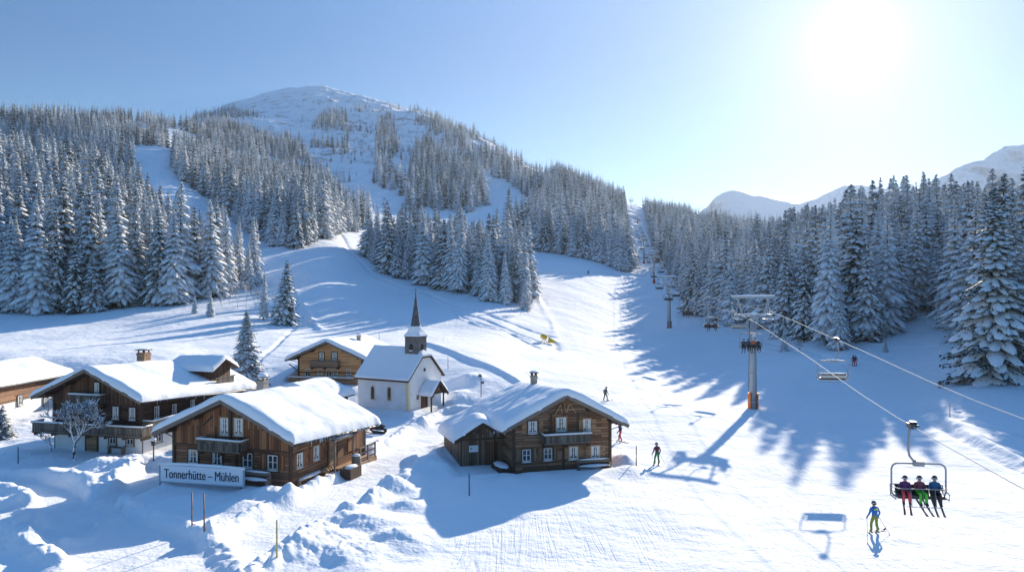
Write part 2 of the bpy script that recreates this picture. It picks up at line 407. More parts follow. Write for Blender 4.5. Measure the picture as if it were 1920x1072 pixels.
# heaps of ploughed snow: u, v in the photograph, radius, height
HEAPS = [(600,1040,3.2,.75),(680,1000,2.6,.7),(560,1065,2.4,.7),(740,1030,2.2,.5),(650,1060,2.5,.6),(700,950,1.8,.5),(760,960,1.8,.45),(640,985,1.6,.45),
 (745,925,2.2,.7),(500,938,1.8,.65),(545,945,1.5,.45),(450,960,1.6,.4),(215,880,3.5,.8),(150,905,2.5,.6),(250,900,2,.7),(90,860,2.6,.5),(40,850,2.5,.5),
 (60,1045,2.6,.6),(110,1062,2,.5),(10,1030,2.5,.5),(870,868,2.6,.9),(920,885,2.2,.7),(960,905,2,.4),(820,880,2.2,.7),(1165,862,2.4,.7),(1180,885,2,.35),
 (800,790,2.2,.7),(840,790,2.0,.6),(780,782,1.4,.5),(850,755,3,.8),(880,740,2.5,.7),(640,905,1.4,.4),(600,915,1.2,.4),(700,862,1.5,.5),(665,880,1.2,.4),
 (300,880,1.6,.5),(325,950,2.4,.3),(470,925,1.1,.3),(860,835,1.4,.5),(1000,900,2.5,.3),(300,820,2,.6),(120,800,3,.5),(880,960,2.4,.25),(780,905,2,.5)]
HEAPW = [(*plan(u, v), r, h) for u, v, r, h in HEAPS]
PISTE = polyline([(800,1200),(830,1030),(1105,935),(1200,872),(1180,800),(1080,700)])
def ong_base(u, v):
    D = np.exp(np.linspace(math.log(22), math.log(1500), 1500)); x = (u-960)/F*D; i = int(np.argmax(536-F*(base_h(x, D)-CZ)/D <= v)); return x[i], D[i]
TRACKS = [(np.array([ong_base(u, v) for u, v in px]), w, a) for px, w, a in (
 ([(540,540),(560,560),(575,582),(600,615)], .9, .5), ([(536,545),(556,566),(570,588)], .6, -.35), ([(470,700),(520,640),(560,600)], .35, -.25),
 ([(690,508),(740,535),(800,552),(860,575),(930,598),(1040,632)], .8, -.4), ([(815,566),(870,592),(940,612),(1030,645)], .6, -.4), ([(840,590),(900,612),(1000,636)], .5, .3), ([(830,578),(880,604),(960,626),(1010,650)], .5, -.35),
 ([(1003,545),(1022,580),(1035,610),(1040,640)], .9, .5), ([(1016,560),(1030,600),(1046,655)], .8, -.35),
 ([(1750,778),(1800,800),(1850,832),(1925,868)], .6, .4), ([(1752,790),(1795,812),(1850,850),(1925,885)], .5, -.3), ([(1770,776),(1850,795),(1930,815)], .4, -.25),
 ([(1440,652),(1530,668),(1650,672),(1800,655)], .35, -.2), ([(1430,640),(1500,655),(1600,690),(1700,700)], .35, -.2), ([(1600,640),(1700,650),(1800,640),(1900,660)], .5, .25),
 ([(640,440),(655,470),(690,505)], .9, -.5), ([(500,470),(560,462),(620,435),(660,425)], 1.6, 1.0), ([(1000,520),(1080,512),(1160,518),(1240,500)], .9, -.4))]
PADS = []                     # levelled ground under the houses: cx, cy, yaw, x0, x1, y0, y1, z
def detail_h(x, y):
    D = y; w = sstep(150, 90, D)
    # groomed run lies to the right of the boundary line
    xb = np.interp(y, PISTE[:, 1], PISTE[:, 0], left=PISTE[0, 0], right=PISTE[-1, 0])
    u = 960+F*x/np.maximum(y, 1)
    pis = sstep(-.8, 1.5, x-xb)*sstep(260, 150, D)
    pis = np.maximum(pis, sstep(105, 140, D)*sstep(480, 380, D))
    h = fbm(x, y, 6, 4, 3)*.16*w*(1-.75*pis)+fbm(x, y, 22, 3, 8)*.35*sstep(30, 60, D)*sstep(500, 200, D)
    heap = 0
    for cx, cy, r, a in HEAPW:
        d = np.hypot(x-cx, y-cy)
        heap = np.maximum(heap, a*np.exp(-(d/(r*.75))**2*1.0))
    lump = np.abs(fbm(x, y, 2.1, 4, 21, .5)); lump2 = fbm(x, y, .55, 3, 31)
    hm = np.clip(heap*1.6, 0, 1)
    h = h+heap*.85*(.9+.45*lump)+hm*(.16*lump+.05*lump2+.1*np.abs(fbm(x, y, .33, 2, 35)))*w
    # general bumps in the village
    vil = (1-pis)*sstep(110, 80, D)*sstep(26, 34, D)
    h = h+vil*np.clip(fbm(x, y, 3.2, 3, 41), 0, 1)*.28
    road = np.zeros(np.shape(x))
    for P, hw, bh in ROADS:
        d = seg_dist(x, y, P)+fbm(x, y, 3, 2, 55)*.35
        inside = sstep(hw+.5, hw-.3, d)
        berm = np.exp(-((d-hw-.9)/.7)**2)*bh*(.6+.9*np.abs(fbm(x, y, 1.1, 3, 61)))*sstep(100, 80, D)
        h = h*(1-inside*.93)-.18*inside+berm*(1-inside)
        road = np.maximum(road, inside)
    for P, tw_, ta_ in TRACKS:
        near = (y > P[:, 1].min()-8) & (y < P[:, 1].max()+8)
        d = np.where(near, seg_dist(x, y, P), 99.0)+.3*fbm(x, y, 4, 2, 66); h = h+ta_*np.exp(-(d/tw_)**2)*(.6+.8*vn(x/1.7, y/1.7, 5))
    # low bank of a track behind the church
    P = polyline([(800,672),(880,690),(985,708)], -11.9)
    d = (y-np.interp(x, P[:, 0], P[:, 1])); m = sstep(P[0, 0]-3, P[0, 0]+1, x)*sstep(P[-1, 0]+2, P[-1, 0]-2, x)
    h = h+.55*np.exp(-(d/1.3)**2)*m
    # field waves on the left, mid distance
    h = h+1.1*fbm(x, y*.6, 40, 3, 71)*sstep(90, 130, D)*sstep(300, 190, D)*sstep(1000, 700, u)
    # far relief
    far = sstep(350, 900, D)
    h = h+far*(fbm(x, y, 260, 6, 81, .55)*18+(1-np.abs(fbm(x, y, 150, 5, 91, .6)))*14-9+fbm(x, y, 40, 4, 95)*4)
    for cx, cy, ya, x0, x1, y0, y1, z in PADS:
        c, s = math.cos(-ya), math.sin(-ya); lx = (x-cx)*c-(y-cy)*s; ly = (x-cx)*s+(y-cy)*c
        d = np.maximum(np.maximum(x0-lx, lx-x1), np.maximum(y0-ly, ly-y1))
        k = sstep(1.6, .1, d)
        h = h*(1-k)+k*(z-base_h(x, y))
    rock = sstep(700, 900, D)*sstep(1900, 1500, D)*sstep(350, 420, u)*sstep(1100, 900, u)
    return h, pis, road, rock
def ground(x, y):
    x = np.atleast_1d(np.asarray(x, float)); y = np.atleast_1d(np.asarray(y, float))
    return base_h(x, y)+detail_h(x, y)[0]
def gz(x, y): return float(ground(x, y)[0])
def project(x, y, z): return 960+F*x/y, 536-F*(z-CZ)/y
def onground(u, v):              # first place where the sight line through a pixel meets the terrain
    D = np.exp(np.linspace(math.log(22), math.log(1500), 3000)); x = (u-960)/F*D
    z = ground(x, D); vv = 536-F*(z-CZ)/D
    i = int(np.argmax(vv <= v)); return x[i], D[i], z[i]
# ------------------------------------------------------------------ houses
def wall_hit(b, side, u, v):
    d = Vector(((u-960)/F, 1, -(v-536)/F)); o = Vector((0, 0, CZ))
    T = Matrix.Translation(b.location) @ Matrix.Rotation(b.rotation_euler.z, 4, 'Z'); Ti = T.inverted()
    ol = Ti @ o; dl = (Ti.to_3x3() @ d)
    W = b['_w']
    if side == 'front': t = (0-ol.y)/dl.y; p = ol+dl*t; return p.x, p.z
    t = ((W/2 if side == 'right' else -W/2)-ol.x)/dl.x; p = ol+dl*t; return p.y, p.z
def wall_T(b, side, s, z):
    W = b['_w']
    if side == 'front': return Matrix.Translation((s, 0, z))
    if side == 'right': return Matrix.Translation((W/2, s, z)) @ Matrix.Rotation(R(90), 4, 'Z')
    return Matrix.Translation((-W/2, s, z)) @ Matrix.Rotation(R(-90), 4, 'Z')
def window(b, side, u, v, w=.8, h=1.0, shut=None, frame='white', cas='beam', curtain=.3, y0=0, bars=(1, 1)):
    s, z = wall_hit(b, side, u, v); T = wall_T(b, side, s, z)
    if y0: T = T @ Matrix.Translation((0, y0, 0))
    m = MB(T); f = .06
    m.box(-w/2-.1, -w/2, -.07, .0, -h/2-.1, h/2+.1, 1); m.box(w/2, w/2+.1, -.07, .0, -h/2-.1, h/2+.1, 1)
    m.box(-w/2, w/2, -.07, .0, h/2, h/2+.1, 1); m.box(-w/2-.16, w/2+.16, -.13, -.003, -h/2-.16, -h/2-.1, 1); m.box(-w/2, w/2, -.07, .0, -h/2-.098, -h/2, 1)
    m.box(-w/2, -w/2+f, -.055, -.01, -h/2, h/2); m.box(w/2-f, w/2, -.055, -.01, -h/2, h/2)
    m.box(-w/2+f, w/2-f, -.055, -.01, h/2-f, h/2); m.box(-w/2+f, w/2-f, -.055, -.01, -h/2, -h/2+f)
    m.box(-.03, .03, -.05, -.012, -h/2+f, h/2-f)
    for k in range(bars[1]):
        zz = -h/2+h*(k+1)/(bars[1]+1); m.box(-w/2+f, -.03, -.046, -.014, zz-.018, zz+.018); m.box(.03, w/2-f, -.046, -.014, zz-.018, zz+.018)
    win = m.build('window', [frame, cas], b)
    m = MB(T); m.box(-w/2+.02, w/2-.02, -.012, -.004, -h/2+.02, h/2-.02); m.build('pane', 'glass', win)
    if curtain:
        m = MB(T); c = w*curtain*.8
        for a, e in ((-w/2+f, -w/2+f+c), (w/2-f-c, w/2-f)): m.box(a, e, -.018, -.0135, -h/2+f+h*.12, h/2-f)
        m.each('curtain', 'curtain', win)
    m = MB(T); m.blob((0, -.08, -h/2-.07), (w/2+.12, .07, .045)); m.build('sill_snow', 'snow', win)
    if shut:
        for sg in (-1, 1):
            m = MB(T); a = sg*(w/2+.12); e = a+sg*w*.5
            m.box(min(a, e), max(a, e), -.06, -.005, -h/2, h/2)
            for zz in (-h*.32, h*.32): m.box(min(a, e)+.03, max(a, e)-.03, -.075, -.06, zz-.04, zz+.04)
            m.build('shutter', shut, b)
    return win
def arch_window(b, side, u, v, w, h):
    s, z = wall_hit(b, side, u, v); T = wall_T(b, side, s, z)
    def arc(w, h, o):
        r = w/2+o; base = -h/2-o; sp = h/2-w/2
        return [(-r, base), (r, base)]+[(r*math.cos(math.pi*k/10), sp+r*1.15*math.sin(math.pi*k/10)) for k in range(11)]
    m = MB(T); m.prism(arc(w, h, .09), -.05, -.0)
    win = m.build('window', 'ochre', b)
    m = MB(T); m.prism(arc(w, h, -.02), -.062, -.04); m.build('pane', 'glass', win)
    m = MB(T); m.box(-.015, .015, -.08, -.058, -h/2, h/2)
    for k in range(4): m.box(-w/2, w/2, -.075, -.06, -h/2+h*(k+1)/5-.012, -h/2+h*(k+1)/5+.012)
    m.build('window_bars', 'iron', win)
def gable_snow(b, W, y0, y1, ze, zr, T, drop=0, seed=1, oh=.1, nx=44, ny=40, edge=.3, name='roof_snow', xoff=0, x0=None, x1=None, wav=.19):
    """thick rounded snow lying on a pitched roof; W = eave to eave"""
    hw = W/2+oh; vs = []; fs = []
    xs = np.linspace(-hw if x0 is None else x0, hw if x1 is None else x1, nx+1)
    # crowd the rows towards the edges
    def crowd(n): t = np.linspace(-1, 1, n+1); return (np.sin(t*math.pi/2)*.6+t*.4+1)/2
    xs = xs[0]+(xs[-1]-xs[0])*crowd(nx); ys = (y0-oh)+(y1-y0+2*oh)*crowd(ny)
    X, Y = np.meshgrid(xs, ys, indexing='ij')
    ax = np.sqrt(X**2+.12)-.18
    rz = zr-(zr-ze)*np.abs(X)/(W/2)-drop*(Y-y0)/(y1-y0); rs = zr-(zr-ze)*ax/(W/2)-drop*(Y-y0)/(y1-y0)
    d = np.minimum(np.minimum(X-xs[0], xs[-1]-X), np.minimum(Y-ys[0], ys[-1]-Y))
    if x0 is not None or x1 is not None: d = np.minimum(np.minimum(hw-np.abs(X), 9), np.minimum(Y-ys[0], ys[-1]-Y))
    e = np.clip(d/edge, 0, 1); prof = np.sqrt(1-(1-e)**2)
    th = T*(1+wav*fbm(X+seed*7, Y, 2.6, 3, seed)*2+.1*fbm(X, Y+seed, .7, 2, seed))
    Z = rs+.02+prof*th-.02*(1-e)
    Z = np.maximum(Z, rz+.02)
    # wavy eave outline
    wob = 1+0*X; Xw = X+np.sign(X)*(1-e)*.07*fbm(X*0+3, Y, .6, 3, seed+4); Yw = Y+(1-e)*.05*fbm(X, Y*0+2, .7, 2, seed+6)
    n = (nx+1)*(ny+1)
    vs = [(float(a)+xoff, float(c), float(z)) for a, c, z in zip(Xw.ravel(), Yw.ravel(), Z.ravel())]
    vs += [(float(a)+xoff, float(c), float(z)) for a, c, z in zip(Xw.ravel(), Yw.ravel(), (rz-.03).ravel())]
    q = lambda i, j: i*(ny+1)+j
    for i in range(nx):
        for j in range(ny): fs.append((q(i, j), q(i+1, j), q(i+1, j+1), q(i, j+1)))
    for i in range(nx): fs += [(q(i, 0), q(i, 0)+n, q(i+1, 0)+n, q(i+1, 0)), (q(i+1, ny), q(i+1, ny)+n, q(i, ny)+n, q(i, ny))]
    for j in range(ny): fs += [(q(0, j+1), q(0, j+1)+n, q(0, j)+n, q(0, j)), (q(nx, j), q(nx, j)+n, q(nx, j+1)+n, q(nx, j+1))]
    m = MB(); m.add(vs, fs, 0, True); return m.build(name, 'snow', b)
def roof_slabs(b, W, y0, y1, ze, zr, drop=0, th=.2, verge=True, xoff=0, name='roof', mats=('beam', 'beam_grey')):
    m = MB(); n = 1; zb = lambda y: -drop*(y-y0)/(y1-y0)
    for sg in (-1, 1):
        P = [(xoff, zr), (xoff+sg*W/2, ze)]
        vs = []
        for y in (y0, y1):
            for x, z in P: vs += [(x, y, z+zb(y)-.02), (x, y, z+zb(y)-th)]
        fs = [(0, 2, 3, 1), (4, 5, 7, 6), (0, 4, 6, 2), (1, 3, 7, 5), (2, 6, 7, 3), (0, 1, 5, 4)]
        m.add(vs, fs if sg > 0 else [f[::-1] for f in fs], 0)
    rf = m.build(name, mats[0], b)
    if verge:
        for sg in (-1, 1):
            m = MB(); m.beam((xoff+sg*.0, y0-.04, zr-.13), (xoff+sg*(W/2+.02), y0-.04, ze-.13), .06, .26)
            m.beam((xoff+sg*.0, y0-.09, zr-.04), (xoff+sg*(W/2+.02), y0-.09, ze-.04), .05, .12)
            m.build('verge_board', mats[1], rf)
    return rf
def chalet(name, label, cat, cx, cy, yaw, zb, W, Ln, ze, zr, ohx, ohf, ohb, drop=0, wall='log', gable='board_v', split=0, T=.45, seed=1, posts=True, beams=True, group=None, edge=.3, lowh=0, lowmat='plaster', side_gable_h=None, tie=0):
    """ze, zr: heights (relative to camera) of eave tip and ridge"""
    b = empty(name, (cx, cy, zb+CZ), R(yaw), label, cat, group); b['_w'] = W
    e = ze-zb; r = zr-zb; Wt = W+2*ohx; k = (r-e)/(Wt/2)
    we = r-k*W/2-.2; wr = r-.2              # wall tops under the roof
    m = MB(); z0 = -1.2 if not lowh else lowh
    fr = [(-W/2, z0), (W/2, z0), (W/2, we), (0, wr), (-W/2, we)]
    n = 5; bk = drop*(Ln+ohf)/(Ln+ohf+ohb); fb = drop*ohf/(Ln+ohf+ohb)
    vs = [(x, 0, z-(fb if z > z0 else 0)) for x, z in fr]+[(x, Ln, z-(bk if z > z0 else 0)) for x, z in fr]
    m.add(vs, [tuple(range(5)), tuple(range(5, 10))[::-1]]+[(i, i+5, (i+1) % 5+5, (i+1) % 5) for i in range(5)])
    m.build('wall', wall, b)
    if lowh:
        m = MB(); i_ = .05; m.box(-W/2+i_, W/2-i_, i_, Ln-i_, -1.2, lowh); m.build('ground_floor_wall', lowmat, b)
    if gable:
        g0 = split-zb if split else we-.3
        m = MB(); x = W/2*(wr-g0)/(wr-we) if g0 > we else W/2
        poly = [(-x+.06, g0), (x-.06, g0)]+([(W/2-.06, we-.03)] if g0 < we else [])+[(0, wr-.06)]+([(-W/2+.06, we-.03)] if g0 < we else [])
        m.prism(poly, -.05, -.001); m.build('gable_cladding', gable, b)
        m = MB(); m.box(-x, x, -.09, -.051, g0-.09, g0+.04); m.build('gable_sill_board', 'beam', b)
    rf = roof_slabs(b, Wt, -ohf, Ln+ohb, e, r, drop)
    # rafters' ends under the front overhang and purlins
    if beams:
        m = MB()
        for fx in (-.96, -.5, 0, .5, .96):
            x = fx*W/2; z = r-k*abs(x)-.34; m.box(x-.09, x+.09, -ohf+.12, .0, z-.11, z+.1)
        m.each('purlin', 'beam', b)
        m = MB()
        ny = int(Ln/.9)
        for j in range(ny+1):
            y = .1+(Ln-.2)*j/ny
            dz = drop*(y+ohf)/(Ln+ohf+ohb)
            for sg in (-1, 1):
                a = (sg*W/2, y, we-dz-.0); c = (sg*(Wt/2-.1), y, e+.04-dz-.22); m.beam(a, c, .1, .12)
        m.each('rafter', 'beam', b)
        m = MB()
        for sg in (-1, 1):      # gutter
            x = sg*(Wt/2+.06); m.tube([(x, -ohf+.1, e-.16), (x, Ln+ohb-.1, e-.16-drop)], .055, 6)
        m.each('gutter', 'steel_dark', b)
        m = MB()
        for sg in (-1, 1):
            x = sg*(W/2+.05); m.tube([(sg*(Wt/2+.06), .12, e-.2), (x, .1, e-.55), (x, .1, 0)], .04, 6)
        m.each('downpipe', 'steel_dark', b)
    if posts:
        m = MB()
        for sg in (-1, 1):
            for y in (0, Ln):
                yy = (y-.1, y+.14) if y == 0 else (y-.14, y+.1)
                x = sg*W/2; m.box(x-.12 if sg > 0 else x-.09, x+.09 if sg > 0 else x+.12, yy[0], yy[1], (lowh or -.6)+.003, we-.02-(0 if y == 0 else drop))
        m.each('corner_post', 'beam', b)
    gable_snow(b, Wt, -ohf, Ln+ohb, e, r, T, drop, seed, edge=edge)
    b['_e'] = e; b['_r'] = r; b['_k'] = k
    return b
def balcony(b, side, u0, u1, vtop, vbot, depth=1.0, mat='railwood', snow=True, s01=None, cut=True):
    """deck with boarded parapet; pixel extents of its outer face, projected on the wall"""
    s0, zt = wall_hit(b, side, u0, vtop); s1, _ = wall_hit(b, side, u1, vtop); _, zb = wall_hit(b, side, u0, vbot)
    if s0 > s1: s0, s1 = s1, s0
    if s01: s0, s1 = s01
    T = wall_T(b, side, (s0+s1)/2, zb); w = (s1-s0)/2; h = zt-zb
    m = MB(T); m.box(-w, w, -depth, -.005, -.1, 0)
    for k in range(max(2, int(w*2/1.6)+1)):
        x = -w+.15+(2*w-.3)*k/max(1, int(w*2/1.6)); m.box(x-.07, x+.07, -depth+.1, -.006, -.3, -.102)
    bal = m.build('balcony', 'beam', b)
    m = MB(T)
    nb = int(w*2/.15)
    for k in range(nb):
        x = -w+.04+(2*w-.08)*(k+.5)/nb; m.box(x-.058, x+.058, -depth-.02, -depth+.012, .06, h-.08)
    nb = max(3, int(depth/.15))
    for sg in (-1, 1):
        for k in range(nb):
            y = -depth+.05+(depth-.08)*(k+.5)/nb; m.box(sg*w-.016, sg*w+.016, y-.058, y+.058, .06, h-.08)
    m.build('balustrade', mat, bal)
    m = MB(T); m.box(-w-.05, w+.05, -depth-.07, -depth+.07, h-.08, h); m.box(-w-.06, -w+.06, -depth+.07, -.004, h-.08, h); m.box(w-.06, w+.06, -depth+.07, -.004, h-.08, h)
    m.box(-w-.02, w+.02, -depth-.05, -depth+.03, 0, .06)
    m.build('handrail', 'beam_grey', bal)
    if snow:
        m = MB(T); m.tube([(-w-.05, -depth, h+.02), (-w*.5, -depth, h+.045), (w*.3, -depth, h+.03), (w+.05, -depth, h+.025)], .08, 8)
        for sg in (-1, 1): m.tube([(sg*w, -depth, h+.02), (sg*w, -.02, h+.02)], .065, 7)
        m.build('handrail_snow', 'snow', bal)
    return bal
def chimney(b, x, y, ztop, w=.55, h=1.4, mat='stone', cap=True, snow=.25):
    m = MB(); m.box(x-w/2, x+w/2, y-w/2, y+w/2, ztop-h, ztop)
    m.box(x-w/2-.05, x+w/2+.05, y-w/2-.05, y+w/2+.05, ztop-.2, ztop-.08)
    c = m.build('chimney', mat, b)
    m = MB()
    if cap:
        for sx in (-1, 1):
            for sy in (-1, 1): m.box(x+sx*w*.36-.05, x+sx*w*.36+.05, y+sy*w*.36-.05, y+sy*w*.36+.05, ztop, ztop+.22)
        m.box(x-w/2-.1, x+w/2+.1, y-w/2-.1, y+w/2+.1, ztop+.22, ztop+.29); zz = ztop+.29
        m.build('chimney_cap', 'beam', c)
    else: zz = ztop
    m = MB(); m.blob((x, y, zz+.02), (w/2+.12, w/2+.12, snow)); m.build('chimney_snow', 'snow', c)
def door(b, side, u, v, w, h, mat='lightwood', frame='beam', y0=0):
    s, z = wall_hit(b, side, u, v); T = wall_T(b, side, s, z)
    if y0: T = T @ Matrix.Translation((0, y0, 0))
    m = MB(T); m.box(-w/2, w/2, -.07, -.004, -h/2, h/2)
    for zz in (-h*.3, 0, h*.3): m.box(-w/2+.08, w/2-.08, -.09, -.07, zz-h*.11, zz+h*.11)
    d = m.build('door', mat, b)
    m = MB(T); m.box(-w/2-.12, -w/2, -.1, -.003, -h/2, h/2+.12); m.box(w/2, w/2+.12, -.1, -.003, -h/2, h/2+.12); m.box(-w/2, w/2, -.1, -.003, h/2, h/2+.12)
    m.build('door_frame', frame, d)
    m = MB(T); m.tube([(w*.36, -.09, 0), (w*.36, -.15, 0), (w*.22, -.15, 0)], .02, 6); m.build('door_handle', 'iron', d)

# --- chalet at the front, with the place-name sign before it
A = chalet('chalet', 'brown log chalet behind the place-name sign, its small front balcony over four windows', 'chalet', -20.15, 53.5, -18, -14.15, 10, 10.3, -10.65, -8.0, .95, 1.05, .75, .75, T=.5, seed=3, gable='board_v', split=-11.55, edge=.45, group='log chalets of the village')
for u, v, w, h, s in ((422.5, 798, .72, 1.15, None), (449, 799, .72, 1.15, None)): window(A, 'front', u, v, w, h, cas='lightwood', bars=(1, 2), y0=-.052)
for u, v, s in ((363, 855, None), (408, 858.5, None), (465, 862, None), (512, 866, 'board_v')): window(A, 'front', u, v, .82, 1.0, s, cas='beam', curtain=.2 if u < 430 else 0)
balcony(A, 'front', 388, 467, 817, 838, 1.0)
m = MB()
for x, s in ((-1.9, 1), (2.3, -1)): m.beam((x-.5*s, -.07, 4.0), (x+.35*s, -.07, 4.75), .06, .12)
m.box(-.12, .12, -.13, -.053, 2.75, 5.2); m.box(.45, .6, -.12, -.003, -.5, 2.5); m.each('timber_brace', 'beam', A)
for u, v in ((561, 862), (592, 848)): window(A, 'right', u, v, .72, .95, 'board_v', cas='lightwood', curtain=.25)
window(A, 'right', 655, 805, .55, .9, None, cas='lightwood', curtain=.4)
door(A, 'right', 622.5, 850, 1.15, 2.05, 'lightwood')
s_ = 6.0
m = MB(); W2 = 5.0
for y in (s_-1.6, s_+1.1): m.box(W2+.75, W2+.87, y-.06, y+.06, -.4, 2.55)
m.box(W2+.002, W2+1.0, s_-1.9, s_+1.4, 2.55, 2.66); m.build('porch_frame', 'beam_grey', A)
m = MB(); m.blob((W2+.5, s_-.25, 2.68), (.52, 1.6, .12)); m.build('porch_snow', 'snow', A)
m = MB(); m.box(W2+.01, W2+1.15, s_-.6, s_+4.3, -.8, .22); m.build('plinth_terrace', 'lightwood', A)
m = MB(); m.prism([(W2+.005, 1.0), (W2+.07, 1.0), (W2+.07, 2.7), (W2+.005, 2.7)], 7.6, 10.2); m.build('weatherboard_panel', 'board_v', A)
chimney(A, -4.2, 9.3, A['_r']+.0, .7, 2.4, 'stone', True, .3)
m = MB()
for i, z in enumerate((0.35, .8, 1.25)): m.box(W2+.95, W2+1.05, s_+1.6, s_+4.2, z, z+.1)
for y in (s_+1.7, s_+2.9, s_+4.1): m.box(W2+1.05, W2+1.15, y-.06, y+.06, -.4, 1.4)
m.build('terrace_rail', 'beam_grey', A)

# --- long dark house on the left
B = chalet('chalet', 'long dark timber farmhouse with white ground floor, wrap-around balcony and roof dormer', 'chalet', -35.9, 64.6, -14, -14.3, 9.0, 14.6, -9.57, -7.05, 1.05, 1.35, .8, 1.0, wall='log_dark', gable='board_vd', split=-10.2, T=.42, seed=5, lowh=2.35, edge=.4, group='log chalets of the village')
window(B, 'front', 183, 727, .5, .95, curtain=.3, y0=-.052)
for u, v in ((130, 766), (179, 773), (217.5, 773), (248.5, 775)): window(B, 'front', u, v, .62, 1.0, cas='beam', curtain=.3)
for u, v in ((293, 772), (326, 767.5), (360, 759)): window(B, 'right', u, v, .62, 1.0, cas='beam', curtain=.2)
for u, v in ((211, 821.5), (243.5, 823)): window(B, 'front', u, v, .68, .95, cas='beam', curtain=0, y0=.05)
window(B, 'right', 297, 819, .8, .75, cas='beam', curtain=0, y0=.05)
door(B, 'front', 172, 832, 1.1, 1.7, 'lightwood', y0=.05)
balcony(B, 'front', 143, 200, 736, 754, .8)
fb = balcony(B, 'front', 88, 275, 786, 804, 1.25, s01=(-5.6, 5.6))
balcony(B, 'right', 275, 330, 786, 804, 1.1, s01=(0.02, 9.5))
chimney(B, -.5, 6.2, B['_r']+.75, .85, 1.6, 'lightwood', True, .1)
# dormer across the right-hand slope
dz = B['_e']; m = MB()
x0, x1, y0, y1 = 1.2, 4.6, 9.3, 12.3
zt = B['_r']-.25; zl = zt-.75
vs = [(x, y, z) for x in (x0, x1) for y, z in ((y0, dz-.6), (y1, dz-.6), (y1, zl), ((y0+y1)/2, zt), (y0, zl))]
m.add(vs, [(0, 1, 2, 3, 4), (9, 8, 7, 6, 5)]+[(i, i+5, (i+1) % 5+5, (i+1) % 5) for i in range(5)]); dm = m.build('dormer', 'board_vd', B)
m = MB()
nb = 16
for k in range(nb):
    y = y0+.1+(y1-y0-.2)*(k+.5)/nb; m.box(x1+.45, x1+.5, y-.07, y+.07, dz-.55, dz+.55)
m.box(x1+.42, x1+.53, y0-.1, y1+.1, dz+.55, dz+.63); m.box(x1, x1+.5, y0, y1, dz-.62, dz-.55); m.build('dormer_balustrade', 'railwood', dm)
ym = (y0+y1)/2; m = MB()
prof = [(ym-2.0, zl-.12), (ym, zt+.12), (ym+2.0, zl-.12)]
for (ya, za), (yb, zb2) in zip(prof[:-1], prof[1:]):
    m.add([(x0-.8, ya, za), (x0-.8, yb, zb2), (x1+.5, yb, zb2), (x1+.5, ya, za), (x0-.8, ya, za-.12), (x0-.8, yb, zb2-.12), (x1+.5, yb, zb2-.12), (x1+.5, ya, za-.12)],
          [(0, 3, 2, 1), (4, 5, 6, 7), (0, 1, 5, 4), (2, 3, 7, 6), (1, 2, 6, 5), (3, 0, 4, 7)])
m.build('dormer_roof', 'beam', dm)
bb = empty('dormer_roof_snow', (x1+.5, ym, 0), R(90)); 
bpy.data.objects.remove(bb)
sn = gable_snow(B, 4.1, -(x1+.5), -(x0-1.2), zl-.12, zt+.12, .38, 0, 14, nx=20, ny=20, name='dormer_snow', edge=.3)
for v in sn.data.vertices: v.co = (-v.co.y, ym+v.co.x, v.co.z)
sn.data.update(); sn.parent = dm

# --- farmhouse at the left edge
D_ = chalet('chalet', 'log farmhouse cut by the left edge of the view, brick chimney on its snowy roof', 'chalet', -59.1, 70, 0, -14.4, 8.8, 21, -10.4, -8.75, .8, 1, .8, .3, wall='log', gable=None, T=.42, seed=8, lowh=1.7, edge=.35, group='log chalets of the village')
window(D_, 'right', 37, 750, .75, 1.0, cas='beam', curtain=.2); window(D_, 'right', 85, 752, .7, .8, cas='beam', curtain=.2)
window(D_, 'right', 48, 784, .9, .7, cas='beam', curtain=0, y0=.05); door(D_, 'right', 70, 786, 1.3, 1.8, 'lightwood', y0=.05)
chimney(D_, 1.2, 11.5, D_['_r']+.9, .7, 1.6, 'brick', False, .06)

# --- honey-coloured inn beside the church
C = chalet('chalet', 'light honey-coloured timber chalet beside the white church, two balconies across its front', 'chalet', -23.85, 98, -8, -14.5, 8.7, 13, -9.6, -7.15, 1.2, 1.5, .8, .4, wall='honey', gable='honey', split=-11.3, T=.4, seed=11, lowh=1.75, edge=.35, group='log chalets of the village')
for u in (603.5, 627.5): window(C, 'front', u, 667, .62, .95, curtain=.28, cas='beam', y0=-.052)
for u, c in ((577, 0), (600, .3), (617, 0), (629, .3), (654, .35)): window(C, 'front', u, 698, .72, 1.0, curtain=c, cas='beam_light')
window(C, 'front', 655, 729, .8, .8, curtain=0, cas='beam', y0=.05)
balcony(C, 'front', 586, 638, 675, 686, .9, 'lightwood', snow=False)
balcony(C, 'front', 534, 675, 704, 717, 1.3, 'lightwood', s01=(-5.2, 4.6))
chimney(C, 1.6, 6.5, C['_r']+.3, .5, 1.3, 'stone', False, .25)
m = MB()
for sg in (-1, 1): m.beam((sg*4.3, -.05, 3.2), (sg*5.3, -.9, 4.3), .12, .12)
m.each('eave_bracket', 'beam', C)

